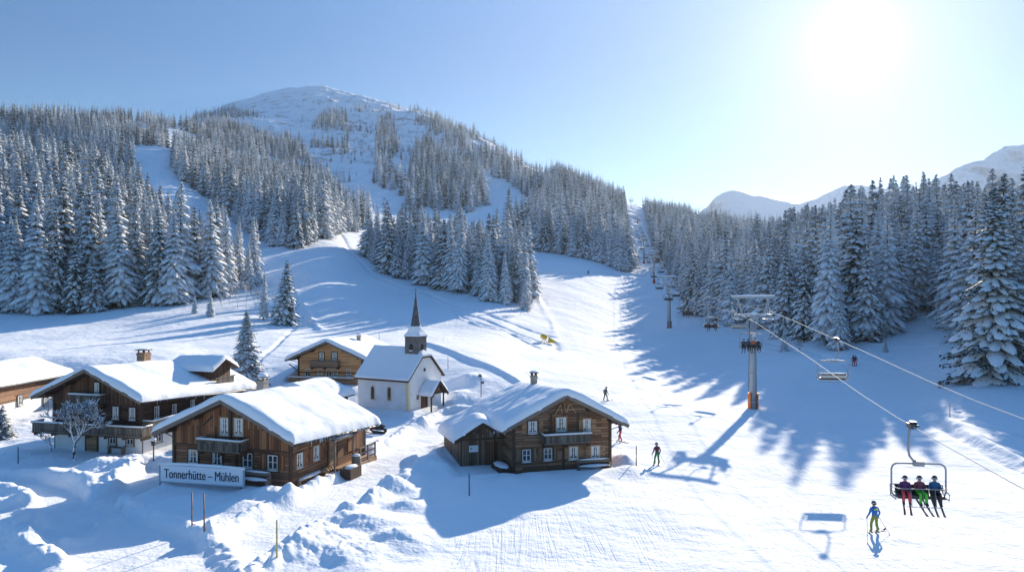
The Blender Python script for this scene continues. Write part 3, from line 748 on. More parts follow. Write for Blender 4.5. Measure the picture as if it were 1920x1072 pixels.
# --- chalet on the right with its annex
E = chalet('chalet', 'weathered log chalet right of the lane, its boarded annex bearing a notice panel', 'chalet', 3.94, 58.1, 14.5, -14.35, 7.9, 11.4, -10.84, -8.3, 1.12, 1.0, 1.0, 1.0, wall='log_grey', gable=None, T=.55, seed=21, edge=.5, group='log chalets of the village')
window(E, 'front', 998.5, 800, .72, .9, 'lightwood', cas='beam'); window(E, 'front', 1052, 794, .8, 1.0, None, cas='lightwood', bars=(1, 2)); window(E, 'front', 1100, 796, .62, .9, 'lightwood', cas='lightwood')
for u, v, c in ((987, 853, 0), (1027, 850, 0), (1075, 848, .3), (1116, 846.5, .3)): window(E, 'front', u, v, .68, .9, 'board_shed' if u < 1040 else 'lightwood', cas='beam_light' if c else 'beam', curtain=c)
balcony(E, 'front', 1015, 1101, 812, 829, .9)
m = MB()
for x in (-.95, 1.25): m.box(x-.07, x+.07, -.1, -.003, 3.1, 4.4)
m.box(-.02, .14, -.1, -.003, 0, 2.3); m.box(-3.9, 3.9, -.22, -.11, -.05, .12)
m.each('wall_post', 'beam', E)
m = MB(); xo, zo = wall_hit(E, 'front', 1062, 765)
for a, c in (((-.95, -.42), (-.5, .3)), ((-.5, .3), (-.38, -.35)), ((-.05, -.3), (-.2, .3)), ((.12, .28), (-.02, -.28)), ((.25, .36), (.0, -.3)), ((.25, .36), (.75, -.38)), ((-.75, -.1), (-.42, -.08)), ((.1, -.1), (.55, -.08))):
    m.beam((xo+a[0], -.09, zo+a[1]), (xo+c[0], -.09, zo+c[1]), .05, .07)
m.build('gable_ornament', 'beam_light', E)
m = MB(); m.box(-3.95, 3.95, -.15, -.0, -.0, .06); m.blob((0, -.2, .05), (3.9, .12, .07)); m.build('ledge_snow', 'snow', E)
chimney(E, -.3, 7.0, E['_r']+.55, .48, 1.5, 'stone', True, .12)
# annex
ax0, ax1, ay0, ay1 = -7.45, -3.96, 3.3, 9.0; ez, rz_ = -12.05+14.35, -10.85+14.35; am = (ax0+ax1)/2-.05
m = MB(); m.prism([(ax0, -1.2), (ax1, -1.2), (ax1, ez-.05), (am, rz_-.22), (ax0, ez-.05)], ay0, ay0+2.4); m.box(ax0+.002, ax1, ay0+2.4, 11.4, -1.2, 1.35); an = m.build('annex', 'board_shed', E)
roof_slabs(an, 4.5, ay0-.55, ay0+2.6, ez-.15, rz_, 0, .14, True, am, 'annex_roof', ('beam', 'beam'))
gable_snow(an, 4.5, ay0-.5, ay0+2.6, ez-.15, rz_, .42, .0, 24, oh=.14, nx=24, ny=18, edge=.45, name='annex_snow', xoff=am, wav=.25)
ke = (3.51-.0+2.54-3.51)/5.07; hwE = 7.75; zrE = -8.3+14.35; zeE = zrE-ke*hwE
m = MB(); vs = []
for y, dd in ((4.2, .42), (12.4, 1.0)):
    for x in (-5.0, -hwE):
        z = zrE-ke*abs(x)-dd; vs += [(x, y, z-.02), (x, y, z-.18)]
m.add(vs, [(0, 2, 3, 1)[::-1], (4, 5, 7, 6)[::-1], (0, 4, 6, 2)[::-1], (1, 3, 7, 5)[::-1], (2, 6, 7, 3)[::-1], (0, 1, 5, 4)[::-1]]); m.build('lean_to_roof', 'beam', an)
gable_snow(an, 2*hwE, 4.2, 12.4, zeE-.42, zrE-.42, .55, .58, 27, nx=22, ny=30, edge=.5, name='lean_to_snow', x0=-hwE-.1, x1=-4.3, wav=.2)
m = MB(); m.box(-5.35, -4.4, ay0-.05, ay0-.003, -.4, 1.85); m.box(-5.45, -5.35, ay0-.08, ay0-.002, -.4, 1.95); m.box(-4.4, -4.3, ay0-.08, ay0-.002, -.4, 1.95); m.build('annex_door', 'board_vd', an)
m = MB(); m.box(-6.75, -6.02, ay0-.06, ay0-.003, 1.1, 1.62); m.box(-6.8, -5.97, ay0-.045, ay0-.004, 1.06, 1.1, 1)
m.box(-6.68, -6.5, ay0-.064, ay0-.061, 1.28, 1.5, 2)
for k in range(3): m.box(-6.42, -6.12, ay0-.064, ay0-.061, 1.27+k*.09, 1.29+k*.09, 2)
m.build('notice_panel', ['signface', 'beam', 'signframe'], an)
m = MB(); m.box(-7.5, -3.97, ay0-.07, ay0-.002, 2.05, 2.17); m.build('annex_crossbeam', 'beam', an)

# --- low hut hidden behind the front chalet
G = chalet('hut', 'low hut behind the front chalet, only its snow-covered roof showing before the honey-coloured chalet', 'hut', -21.7, 74.5, -14, -14.2, 5.4, 6, -11.3, -10.05, .6, .8, .6, .2, wall='log', T=.5, seed=31, edge=.5)

# --- church
Wc = 6.7; Lc = 7.2
H = empty('church', (-10.1, 86.95, -14.1+CZ), R(62), 'white village church with grey shingled bell tower and pointed spire', 'church'); H['_w'] = Wc
we, wr, hip = 3.55, 6.6, 5.75
m = MB(); xh = Wc/2*(wr-hip)/(wr-we)
fr = [(-Wc/2, -1.2), (Wc/2, -1.2), (Wc/2, we), (xh, hip), (-xh, hip), (-Wc/2, we)]
m.prism(fr, 0, .4); bk = [(-Wc/2, -1.2), (Wc/2, -1.2), (Wc/2, we), (0, wr), (-Wc/2, we)]
m.prism(bk, 1.1, Lc); m.box(-Wc/2+.002, Wc/2-.002, .4, 1.1, -1.2, we-.03); m.build('nave_wall', 'plaster', H)
def church_roof(th, o, zoff):
    hw = Wc/2+.35+o; ez_ = we-.32-o*.6; yb = Lc+.3+o; yf = -.3-o; hipb = 1.15
    sl = (wr-ez_)/hw; xt = (wr-hip)/sl
    top = [(-hw, yf, ez_), (-xt, yf, hip), (0, hipb, wr), (0, yb, wr), (-hw, yb, ez_), (xt, yf, hip), (hw, yf, ez_), (hw, yb, ez_)]
    fs = [(0, 1, 2, 3, 4), (5, 6, 7, 3, 2), (1, 5, 2)]
    v1 = [(x, y, z+zoff+th) for x, y, z in top]; v2 = [(x, y, z+zoff) for x, y, z in top]
    out = [0, 1, 5, 6, 7, 3, 4]; n = 8
    F_ = [f for f in fs]+[tuple(i+n for i in f)[::-1] for f in fs]
    for a, c in zip(out, out[1:]+out[:1]): F_.append((a, a+n, c+n, c))
    return v1+v2, F_
vs, fs = church_roof(.14, 0, .03); m = MB(); m.add(vs, fs); rf = m.build('roof', 'beam', H)
vs, fs = church_roof(.24, -.02, .175); m = MB(); m.add(vs, fs); sn = m.build('roof_snow', 'snow', H)
bv = sn.modifiers.new('bevel', 'BEVEL'); bv.width = .1; bv.segments = 3
for u, v in ((699, 736), (730, 738)): arch_window(H, 'left', u, v, .5, 1.5)
s, z = wall_hit(H, 'front', 795.5, 693); m = MB(wall_T(H, 'front', s, z) @ Matrix.Rotation(R(90), 4, 'X')); m.tube([(0, 0, -.0), (0, 0, .05)], .28, 14); rw = m.build('round_window', 'ochre', H)
m = MB(wall_T(H, 'front', s, z) @ Matrix.Rotation(R(90), 4, 'X')); m.tube([(0, 0, .051), (0, 0, .06)], .2, 14); m.build('pane', 'glass', rw)
m = MB()     # ochre quoins
for k in range(13):
    w = .42 if k % 2 else .3; z = -.3+k*.29
    if z+.27 < we-.1:
        m.box(-Wc/2-.03, -Wc/2+w, -.03, .0, z, z+.26); m.box(-Wc/2-.03, -Wc/2, .003, w, z, z+.26)
m.build('quoins', 'ochre', H)
# porch
s, z = wall_hit(H, 'front', 795, 757); pc = .25
m = MB(); px0, px1, pf = pc-1.35, pc+1.35, -1.6
pe, pr = 1.75, 3.15
po = empty('x', (0, 0, 0)); bpy.data.objects.remove(po)
for sg in (-1, 1): m.box(pc+sg*1.25-.07, pc+sg*1.25+.07, pf, pf+.14, -.4, pe-.05)
m.beam((px0-.1, pf+.07, pe-.02), (px1+.1, pf+.07, pe-.02), .12, .14); m.beam((pc-1.2, pf+.07, pe), (pc, pf+.07, pr-.25), .1, .1); m.beam((pc+1.2, pf+.07, pe), (pc, pf+.07, pr-.25), .1, .1)
porch = m.build('porch', 'beam', H)
m = MB(); m.prism([(pc-1.25, pe+.05), (pc+1.25, pe+.05), (pc, pr-.25)], pf+.15, pf+.2); m.build('porch_gable', 'board_v', porch)
roof_slabs(porch, 3.3, pf-.3, -.0, pe-.15, pr, 0, .1, True, pc, 'porch_roof', ('beam', 'beam'))
gable_snow(porch, 3.3, pf-.3, -.02, pe-.15, pr, .26, 0, 41, oh=.04, nx=18, ny=14, edge=.15, name='porch_snow', xoff=pc)
door(H, 'front', 795, 757, 1.0, 2.0, 'board_vd', 'beam')
m = MB(); m.box(1.25, 1.75, -.06, -.003, 1.0, 1.75); m.build('notice_case', 'beam_grey', H)
m = MB(); m.box(-1.75, -1.35, -.06, -.003, 1.1, 1.6); m.build('plaque', 'beam_grey', H)
# tower
ty = 1.35; a = .9; tb, tt = 4.4, 8.2
m = MB(); m.box(-a, a, ty-a, ty+a, tb, tt); tw = m.build('tower', 'shingle_grey', H)
for side, T in (('f', Matrix.Translation((0, ty-a, 0))), ('l', Matrix.Translation((-a, ty, 0)) @ Matrix.Rotation(R(-90), 4, 'Z')), ('r', Matrix.Translation((a, ty, 0)) @ Matrix.Rotation(R(90), 4, 'Z'))):
    if side == 'f' or True:
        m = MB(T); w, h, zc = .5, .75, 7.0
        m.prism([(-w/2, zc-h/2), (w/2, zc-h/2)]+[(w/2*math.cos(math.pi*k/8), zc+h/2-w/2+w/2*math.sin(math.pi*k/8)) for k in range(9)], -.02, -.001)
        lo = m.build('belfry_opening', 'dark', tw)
        m = MB(T)
        for k in range(4): m.box(-w/2+.03, w/2-.03, -.05, -.021, zc-h/2+.07+k*.14, zc-h/2+.12+k*.14)
        m.each('louvre', 'beam', lo)
        m = MB(T); m.blob((0, -.07, zc-h/2-.02), (w/2+.04, .07, .06)); m.build('sill_snow', 'snow', lo)
def ring(r, z, n=8, sq=0):
    out = []
    for k in range(n):
        t = 2*math.pi*(k+.5)/n; c, s2 = math.cos(t), math.sin(t); q = 1/max(abs(c), abs(s2)); rr = r*(q*sq+(1-sq)*1.08)
        out.append((rr*c, ty+rr*s2, z))
    return out
def lathe_sq(rings, mat, name, par):
    n = 16; vs = []
    for r, z, sq in rings: vs += ring(r, z, n, sq)
    fs = [(i*n+k, i*n+(k+1) % n, (i+1)*n+(k+1) % n, (i+1)*n+k) for i in range(len(rings)-1) for k in range(n)]
    fs += [tuple(range(n))[::-1], tuple((len(rings)-1)*n+k for k in range(n))]
    m = MB(); m.add(vs, fs); return m.build(name, mat, par)
sp = lathe_sq([(a+.22, tt-.04, 1), (a+.24, tt+.06, 1), (.78, tt+.45, .9), (.6, tt+.95, .6), (.5, tt+1.35, .3), (.3, tt+2.9, .1), (.05, tt+4.85, 0)], 'slate', 'spire', tw)
lathe_sq([(a+.25, tt+.062, 1), (a+.24, tt+.16, 1), (.84, tt+.55, .9), (.66, tt+1.02, .6), (.57, tt+1.2, .4), (.5, tt+1.22, .3)], 'snow', 'spire_snow', sp)
m = MB(); m.add([(-.47, ty-.1, tt+1.3), (-.42, ty-.4, tt+1.3), (-.06, ty-.04, tt+4.6)], [(0, 1, 2)])
m.v = [(x-.03, y-.02, z) for x, y, z in m.v]
m.tube([(0, ty, tt+4.8), (0, ty, tt+5.7)], .03, 6); m.blob((0, ty, tt+4.95), .1); m.beam((-.25, ty, tt+5.45), (.25, ty, tt+5.45), .05, .05)
m.f = m.f[1:]; m.m = m.m[1:]; m.sm = m.sm[1:]
m.build('cross', 'iron', sp)

for b_, sg, n_i in ((A, 1, 34), (B, 1, 26), (E, 1, 14), (E, -1, 10), (D_, 1, 20)):
    W2 = b_['_w']/2+{A: .95, B: 1.05, E: 1.12, D_: .8}[b_]; l2 = {A: 10.6, B: 12, E: 11.4 if sg > 0 else 2.6, D_: 21}[b_]; dr_ = {A: .75, B: 1.0, E: 1.0, D_: .3}[b_]; q_ = random.Random(n_i)
    m = MB()
    for k in range(n_i):
        y = -.8+(l2+.6)*q_.random(); h_ = q_.uniform(.12, .5)*q_.random()+.08; z = b_['_e']-.1-dr_*max(0, y)/(l2+1); x = sg*(W2+.12)
        m.tube([(x, y, z), (x, y, z-h_*.5), (x, y, z-h_)], [.028, .016, .003], 4)
    m.each('icicle', 'ice', b_)
for b_ in (A, B, C, D_, E, G, H):
    W = b_['_w']; ln = {A: 10.3, B: 14.6, C: 13, D_: 21, E: 11.4, G: 7, H: 7.2}[b_]
    PADS.append((b_.location.x, b_.location.y, b_.rotation_euler.z, -W/2-(3.6 if b_ is E else .2), W/2+.2, -.2, ln+.2, b_.location.z+.0))
    for k in ('_w', '_e', '_r', '_k'):
        if k in b_: del b_[k]
# ------------------------------------------------------------------ ground sheet
NU, NR = (1150, 1250) if not globals().get('QUICK') else (600, 600)
tu = np.concatenate([np.linspace(-1.7, -.75, 40)[:-1], np.linspace(-.75, .95, NU), np.linspace(.95, 2.2, 60)[1:]])
Dv = np.exp(np.linspace(math.log(6.5), math.log(2600), NR))
TT, DD = np.meshgrid(tu, Dv, indexing='ij'); XX = TT*DD
hz = base_h(XX, DD); dh, pis, road, rock = detail_h(XX, DD); ZZ = hz+dh
n1, n2 = TT.shape; nv = n1*n2
co = np.empty((nv, 3), np.float32); co[:, 0] = XX.ravel(); co[:, 1] = DD.ravel(); co[:, 2] = ZZ.ravel()
I, J = np.meshgrid(np.arange(n1-1), np.arange(n2-1), indexing='ij'); q = (I*n2+J).ravel()
lo = np.stack([q, q+n2, q+n2+1, q+1], 1).astype(np.int32)
me = bpy.data.meshes.new('ground'); me.vertices.add(nv); me.vertices.foreach_set('co', co.ravel())
me.loops.add(lo.size); me.loops.foreach_set('vertex_index', lo.ravel())
me.polygons.add(len(lo)); me.polygons.foreach_set('loop_start', np.arange(0, lo.size, 4, dtype=np.int32))
me.polygons.foreach_set('use_smooth', np.ones(len(lo), bool)); me.update(calc_edges=True)
for nm, arr in (('piste', pis), ('road', road), ('rock', rock)):
    a = me.attributes.new(nm, 'FLOAT', 'POINT'); a.data.foreach_set('value', np.broadcast_to(arr, TT.shape).astype(np.float32).ravel())
me.materials.append(M['ground']); g = bpy.data.objects.new('snowy_ground', me); col.objects.link(g); tag(g, kind='structure')

def far_mountain(name, crest, D0, D1, Dc, seed, amp):
    us_ = np.arange(crest[0][0], crest[-1][0]+1, 5.0); cr = pchip([c[0] for c in crest], [c[1] for c in crest], us_)
    Ds = np.linspace(D0, D1, 90); U, D = np.meshgrid(us_, Ds, indexing='ij')
    X = (U-960)/F*Dc*(1+.0*(D-Dc)); zc = ((536-cr)/F*Dc)[:, None]
    t = np.where(D < Dc, (D-D0)/(Dc-D0), 1-(D-Dc)/(D1-Dc)*.6)
    z = -100+(zc+100)*np.clip(t, 0, 1)**.9
    rid = (1-np.abs(fbm(X, D, 380, 6, seed, .6))*2)*amp+fbm(X, D, 120, 4, seed+5)*amp*.5
    z = z+rid*np.clip((1-np.abs(D-Dc)/(D1-D0)*2.2), .35, 1)-amp*.75
    m = MB(); n = U.shape[1]
    vs = list(zip(X.ravel().tolist(), D.ravel().tolist(), (z+CZ).ravel().tolist()))
    fs = [(i*n+j, (i+1)*n+j, (i+1)*n+j+1, i*n+j+1) for i in range(U.shape[0]-1) for j in range(n-1)]
    m.add(vs, fs, 0, True); o = m.build(name, M['far_snow']); tag(o, kind='structure')
mt, nt, bs = newmat('mountain_snow'); v = coords(nt)
nn = noise(nt, v, .012, 8, .65); ge = N(nt, 'ShaderNodeNewGeometry'); sp_ = N(nt, 'ShaderNodeSeparateXYZ'); L(nt, ge.outputs['Normal'], sp_.inputs[0])
f = ramp(nt, mth(nt, 'ADD', mth(nt, 'MULTIPLY', sp_.outputs['Z'], .6), mth(nt, 'MULTIPLY', nn, .6)), [(.58, 1), (.7, 0)])
L(nt, mixc(nt, f, (.85, .87, .9), (.3, .3, .32)), bs.inputs['Base Color']); bs.inputs['Roughness'].default_value = .7
L(nt, bump(nt, nn, 30, .8), bs.inputs['Normal']); M['far_snow'] = mt
far_mountain('distant_mountain', [(1180,470),(1280,420),(1325,388),(1345,366),(1380,357),(1420,364),(1460,372),(1490,380),(1530,368),(1560,354),(1600,341),(1640,344),(1700,362),(1800,400),(1950,430)], 2700, 4400, 3400, 3, 16)
far_mountain('distant_mountain', [(1600,470),(1680,420),(1740,348),(1780,322),(1820,305),(1850,294),(1900,272),(1960,258),(2050,262),(2200,280),(2400,320),(2700,420)], 1850, 3300, 2400, 9, 40)

# ------------------------------------------------------------------ spruces
def spruce_mesh(seed, H, Rr, nw, nb, ns, snow=1.0, frost=False, detail=True, low=.04, dark=False):
    rnd = random.Random(seed); T = MB()
    bx, by = rnd.uniform(-.15, .15), rnd.uniform(-.15, .15)
    T.tube([(0, 0, -.8), (bx*.3, by*.3, H*.3), (bx, by, H*.7), (bx*1.2, by*1.2, H)], [H*.0135, H*.011, H*.006, .02], 8 if detail else 5)
    C_ = MB(); v, f, mi = C_.v, C_.f, C_.m
    for w in range(nw):
        t = 1-(1-max(0, min(.99, (w+rnd.uniform(-.3, .3))/nw)))**1.3; z0 = H*(low+(1-low)*t)
        r0 = Rr*(1-t)**.82*(1 if t > .1 else .75+2.5*t)+.07
        cnt = max(4, int(round(nb*(1-.45*t)))); ph = rnd.uniform(0, 6.28)
        cx, cy = bx*t, by*t
        for k in range(cnt):
            a = ph+2*math.pi*(k+rnd.uniform(-.28, .28))/cnt; r = r0*rnd.uniform(.72, 1.12)
            ca, sa = math.cos(a), math.sin(a); zz = z0+rnd.uniform(-.25, .25)*H/20
            rise = r*(.6 if t > .93 else .25 if t > .8 else .05)*rnd.uniform(.5, 1.3); droop = r*rnd.uniform(.6, .95)*(1-.45*t)
            wid = r*rnd.uniform(.14, .21)+.07
            fs0 = len(v); pts = []
            for j in range(ns+1):
                s = j/ns; q = s*r; ww = wid*(math.sin(math.pi*min(1, s*.8+.12)))*(1.35 if j % 2 else .65)
                if j == ns: ww *= .15
                zc = zz+rise*s*2-droop*(.42*s+.58*s*s)-rise*1.2*s*s+.1*r*s**6
                pts.append((q, ww, zc))
                for sd in (-1, 0, 1):
                    yy = sd*ww; dz = -abs(sd)*ww*.55
                    v.append((cx+ca*q-sa*yy, cy+sa*q+ca*yy, zc+dz))
            for j in range(ns):
                for c in (0, 1):
                    f.append((fs0+j*3+c, fs0+j*3+c+1, fs0+j*3+c+4, fs0+j*3+c+3)); mi.append(0)
            # hanging twigs
            if detail:
                for j in range(1, ns+1):
                    q, ww, zc = pts[j]
                    for sd in (-1, 1):
                        yy = sd*ww*rnd.uniform(.6, 1); hl = rnd.uniform(.12, .3)*(.5+r*.22)
                        x1, y1 = cx+ca*q-sa*yy, cy+sa*q+ca*yy; q2 = q+rnd.uniform(-.05, .2)*r; x2, y2 = cx+ca*q2-sa*yy*1.25, cy+sa*q2+ca*yy*1.25
                        zt = zc-ww*.5; o = len(v)
                        v.extend([(x1, y1, zt+.05), ((x1+x2)/2+ca*.15, (y1+y2)/2+sa*.15, zt+.02), (x2, y2, zt-hl)]); f.append((o, o+1, o+2)); mi.append(0)
            # snow load on the upper side
            if rnd.random() < .93*snow:
                s0 = rnd.uniform(.04, .2); s1 = rnd.uniform(.85, 1.0); o = len(v); nn_ = ns
                th = (.06+.06*r)*rnd.uniform(.6, 1.4)
                for j in range(nn_+1):
                    s = s0+(s1-s0)*j/nn_; q = s*r; ww = wid*math.sin(math.pi*min(1, s*.8+.12))*rnd.uniform(.65, 1.05)*snow
                    if j == nn_: ww *= .4
                    zc = zz+rise*s*2-droop*(.42*s+.58*s*s)-rise*1.2*s*s+.1*r*s**6
                    e = th*(0 if j in (0,) else .35 if j == nn_ else 1)
                    for sd, up in ((-1, .02), (0, 1), (1, .02)):
                        yy = sd*ww; v.append((cx+ca*q-sa*yy, cy+sa*q+ca*yy, zc-abs(sd)*ww*.5+.035+e*up))
                for j in range(nn_):
                    for c in (0, 1):
                        f.append((o+j*3+c, o+j*3+c+1, o+j*3+c+4, o+j*3+c+3)); mi.append(1)
    C_.sm = [False]*len(f)
    def mk(mb, name, mats, dk=dark):
        me = bpy.data.meshes.new(name); me.from_pydata(mb.v, [], mb.f)
        for x in mats: me.materials.append(M[x])
        me.polygons.foreach_set('material_index', mb.m); me.polygons.foreach_set('use_smooth', [bool(x) for x in mb.m] if name == 'crown' else [True]*len(mb.f)); me.update(); return me
    return mk(T, 'trunk', ['bark']), mk(C_, 'crown', ['needle_d' if dark else 'needle_f' if frost else 'needle', 'csnow_d' if dark else 'csnow'])
# (mesh pair, design height)
NEARP = [(spruce_mesh(s, 20, r, nw, nb, 6, sn, fr, low=lw), 20) for s, r, nw, nb, sn, fr, lw in
         ((1, 4.4, 24, 13, 1.0, False, .09), (2, 3.7, 26, 12, .92, False, .1), (3, 4.2, 22, 13, 1.05, True, .1), (4, 3.3, 25, 11, 1.0, True, .13), (5, 4.7, 24, 14, .9, False, .08), (6, 3.9, 22, 12, 1.05, True, .09))]
BIGP = (spruce_mesh(77, 25, 5.7, 38, 16, 7, 1.0, False, low=.03), 25)
FARP = [(spruce_mesh(s+20, 20, r, 15, 9, 2, .9, fr, False, .0, not fr), 20) for s, r, fr in ((1, 3.4, False), (2, 2.9, False), (3, 3.1, True), (4, 3.8, True))]
def inpoly(px, py, P):
    P = np.asarray(P, float); ins = np.zeros(len(px), bool); n = len(P); j = n-1
    for i in range(n):
        xi, yi = P[i]; xj, yj = P[j]
        with np.errstate(divide='ignore', invalid='ignore'):
            c = ((yi > py) != (yj > py)) & (px < (xj-xi)*(py-yi)/(yj-yi+1e-12)+xi)
        ins ^= c; j = i
    return ins
rs = np.random.RandomState(5)
def scatter(P, sp, pix=False, dr=None, keep=1.0, patch=None):
    """P: outline on the ground plan given as (bearing, distance) or, with pix, as seen from the air"""
    P = np.asarray(P, float)
    if pix: d0, d1 = dr; u0, u1 = P[:, 0].min(), P[:, 0].max()
    else: d0, d1 = P[:, 1].min(), P[:, 1].max(); u0, u1 = P[:, 0].min(), P[:, 0].max()
    xs0 = min((u0-960)/F*d0, (u0-960)/F*d1); xs1 = max((u1-960)/F*d0, (u1-960)/F*d1)
    gx, gy = np.meshgrid(np.arange(xs0, xs1, sp), np.arange(d0, d1, sp), indexing='ij')
    x = (gx+rs.uniform(-.42, .42, gx.shape)*sp).ravel(); y = (gy+rs.uniform(-.42, .42, gy.shape)*sp).ravel()
    u = 960+F*x/y
    if pix:
        ok = (u > u0) & (u < u1); x, y, u = x[ok], y[ok], u[ok]; z = ground(x, y); v = 536-F*(z-CZ)/y; ok = inpoly(u, v, P)
    else: ok = inpoly(u, y, P)
    x, y = x[ok], y[ok]
    if keep < 1: ok = rs.rand(len(x)) < keep; x, y = x[ok], y[ok]
    if patch:
        ok = fbm(x, y, patch[0], 3, patch[2] if len(patch) > 2 else 77) > patch[1]; x, y = x[ok], y[ok]
    return x, y
trees = []      # x, y, z, height, group key
def plant(key, P, sp, h, **kw):
    x, y = scatter(P, sp, **kw); z = ground(x, y)
    hh = np.clip(rs.normal(h, h*.21, len(x)), h*.45, h*1.4); und = rs.rand(len(x)) < .12; hh[und] *= .55
    if key == 'left': uq = 960+F*x/y; hh *= (1-.3*sstep(200, 340, uq)*sstep(178, 200, y))*(1-.15*sstep(230, 300, y))
    if key == 'right': hh *= 1-.24*sstep(170, 260, y)
    if key == 'centre': hh *= 1-.12*sstep(230, 290, y)
    for a in zip(x, y, z, hh): trees.append((*a, key))
plant('left', [(-420,172),(0,163),(100,158),(200,160),(300,164),(390,172),(440,186),(485,200),(488,212),(430,214),(380,228),(330,250),(280,290),(240,312),(150,335),(0,338),(-420,350)], 5.1, 21.5)
plant('leftback', [(-420,420),(250,420),(250,1000),(-420,1000)], 6.5, 15.5)
plant('leftback', [(248,600),(316,610),(316,760),(248,740)], 5.5, 16)
plant('leftback', [(255,850),(330,840),(330,1050),(255,1050)], 7, 14)
plant('leftmid', [(322,480),(350,430),(420,372),(490,300),(515,262),(565,260),(635,322),(640,430),(600,560),(520,640),(400,690),(325,600)], 4.6, 18.5)
plant('leftmid', [(340,690),(520,640),(600,560),(640,600),(610,760),(560,950),(500,1050),(420,1150),(335,1050)], 6.2, 16, patch=(90, -.25))
plant('leftmid', [(628,330),(650,340),(696,400),(694,520),(640,520)], 4.8, 16)
plant('centre', [(677,262),(700,256),(760,238),(850,212),(900,201),(960,193),(992,210),(998,235),(985,275),(900,300),(800,305),(700,300),(680,285)], 4.6, 18)
plant('lift', [(944,405),(985,388),(1030,372),(1110,353),(1186,345),(1181,600),(1174,1000),(1050,1020),(1030,800),(1010,620),(985,500),(948,450)], 5, 22)
plant('right', [(1206,1000),(1214,600),(1230,440),(1252,340),(1266,270),(1290,222),(1380,198),(1450,174),(1530,143),(1600,139),(1680,152),(1730,165),(1790,145),(1825,118),(1848,101),(1920,96),(2100,92),(2500,88),(2500,330),(1850,330),(1600,340),(1400,460),(1300,700),(1290,1000)], 5.3, 22)
plant('right', [(1290,700),(1400,460),(1600,340),(1850,330),(1850,450),(1500,560),(1350,900)], 6, 20)
# the mountain flank
plant('mountain', [(580,300),(585,240),(615,205),(650,215),(655,262),(650,305),(610,300)], 9, 17, pix=True, dr=(700, 1800), patch=(110, -.12, 5))
plant('mountain', [(700,345),(708,230),(735,215),(760,330),(765,385),(720,360)], 9, 18, pix=True, dr=(650, 1700), patch=(100, -.15, 6))
plant('mountain', [(755,400),(770,300),(800,262),(850,300),(905,330),(915,385),(880,402),(800,392)], 7.5, 19, pix=True, dr=(500, 1300))
plant('mountain', [(765,212),(790,215),(860,240),(930,280),(1000,325),(1045,352),(1040,372),(960,350),(905,322),(850,290),(800,245)], 9, 19, pix=True, dr=(700, 1700), patch=(70, -.2, 15))
plant('mountain', [(360,225),(440,205),(520,225),(560,260),(600,330),(640,395),(520,330),(400,280)], 11, 16, pix=True, dr=(600, 1900), patch=(120, -.02, 8))
plant('mountain', [(660,200),(780,200),(860,260),(900,330),(760,360),(680,380),(600,330),(640,250)], 14, 13, pix=True, dr=(500, 1800), patch=(120, .22, 9))
plant('mountain', [(560,200),(640,170),(780,205),(1010,330),(900,330),(700,400),(600,390)], 24, 7, pix=True, dr=(500, 1850), patch=(120, .05, 12))
plant('mountain', [(960,345),(1020,350),(1020,372),(985,372)], 7, 15, pix=True, dr=(600, 1100))
# keep the lift lane, towers and houses clear
trees = [t for t in trees if not (60 < t[1] < 1150 and abs(t[0]-float(lift_x(t[1]))) < 7+.004*t[1])]
# single trees that stand apart: u, distance, height, prototype
SINGLE = [(463, 92, 10.4, 9, 'lone dark spruce standing behind the long farmhouse', 1.25),
          (533, 152, 13.2, 0, 'spruce standing clear of the left forest beside the piste edge', 1.15),
          (494, 156, 10.5, 3, 'thin frosted spruce just left of the free-standing one', .8),
          (395, 152, 5.5, 2, 'short snow-plastered young spruce before the left forest edge', 1.0), (365, 155, 4.2, 2, 'smallest young spruce before the left forest edge', 1.0),
          (1862, 99, 25.5, 9, 'tall broad spruce standing out at the right-hand forest corner', 1.12), (1908, 103, 22, 9, 'snowy spruce beside the tall broad one, at the right edge of the view', 1.1),
          (1470, 150, 5, 2, 'low snow-covered young spruce at the foot of the right-hand forest', 1.1), (985, 196, 8.5, 5, 'frost-white young spruce at the right tip of the middle clump', 1.2), (1660,135,2.4,2,'tiny snow-covered spruce on the slope under the right-hand forest',1.3)]
LABEL = {'left': 'snow-laden spruce in the dense left-hand forest above the farmhouses', 'centre': 'snow-laden spruce in the rounded clump in the middle of the slope',
 'right': 'snow-laden spruce in the right-hand forest beside the chairlift', 'leftmid': 'snow-laden spruce in the wood beyond the left-hand forest', 'lift': 'snow-laden spruce in the wood left of the upper lift lane',
 'leftback': 'spruce on the far left ridge', 'mountain': 'spruce on the mountain flank'}
GROUP = {k: v.replace('snow-laden spruce', 'spruces') for k, v in LABEL.items()}
def place_tree(x, y, z, h, pr, label, group, wide=1.0, rot=None, parts=True):
    (tm, cm), H0 = pr; s = h/H0
    o = empty('spruce', (x, y, z-.15), rs.uniform(0, 6.28) if rot is None else rot, label, 'tree', group); o.scale = (s*wide, s*wide, s); o.rotation_euler.x = rs.normal(0, .022); o.rotation_euler.y = rs.normal(0, .022)
    for nm, me_ in (('trunk', tm), ('crown', cm)):
        c = bpy.data.objects.new(nm, me_); col.objects.link(c); c.parent = o
    return o
for u, D, h, p, lab, w in SINGLE:
    x = (u-960)/F*D; place_tree(x, D, gz(x, D), h, BIGP if p == 9 else NEARP[p], lab, None, w)
T_ = np.array([(a, b, c, d) for a, b, c, d, e in trees]); keys = [t[4] for t in trees]
uu = 960+F*T_[:, 0]/T_[:, 1]; size = T_[:, 3]/T_[:, 1]; inv = (uu > -10) & (uu < 1930)
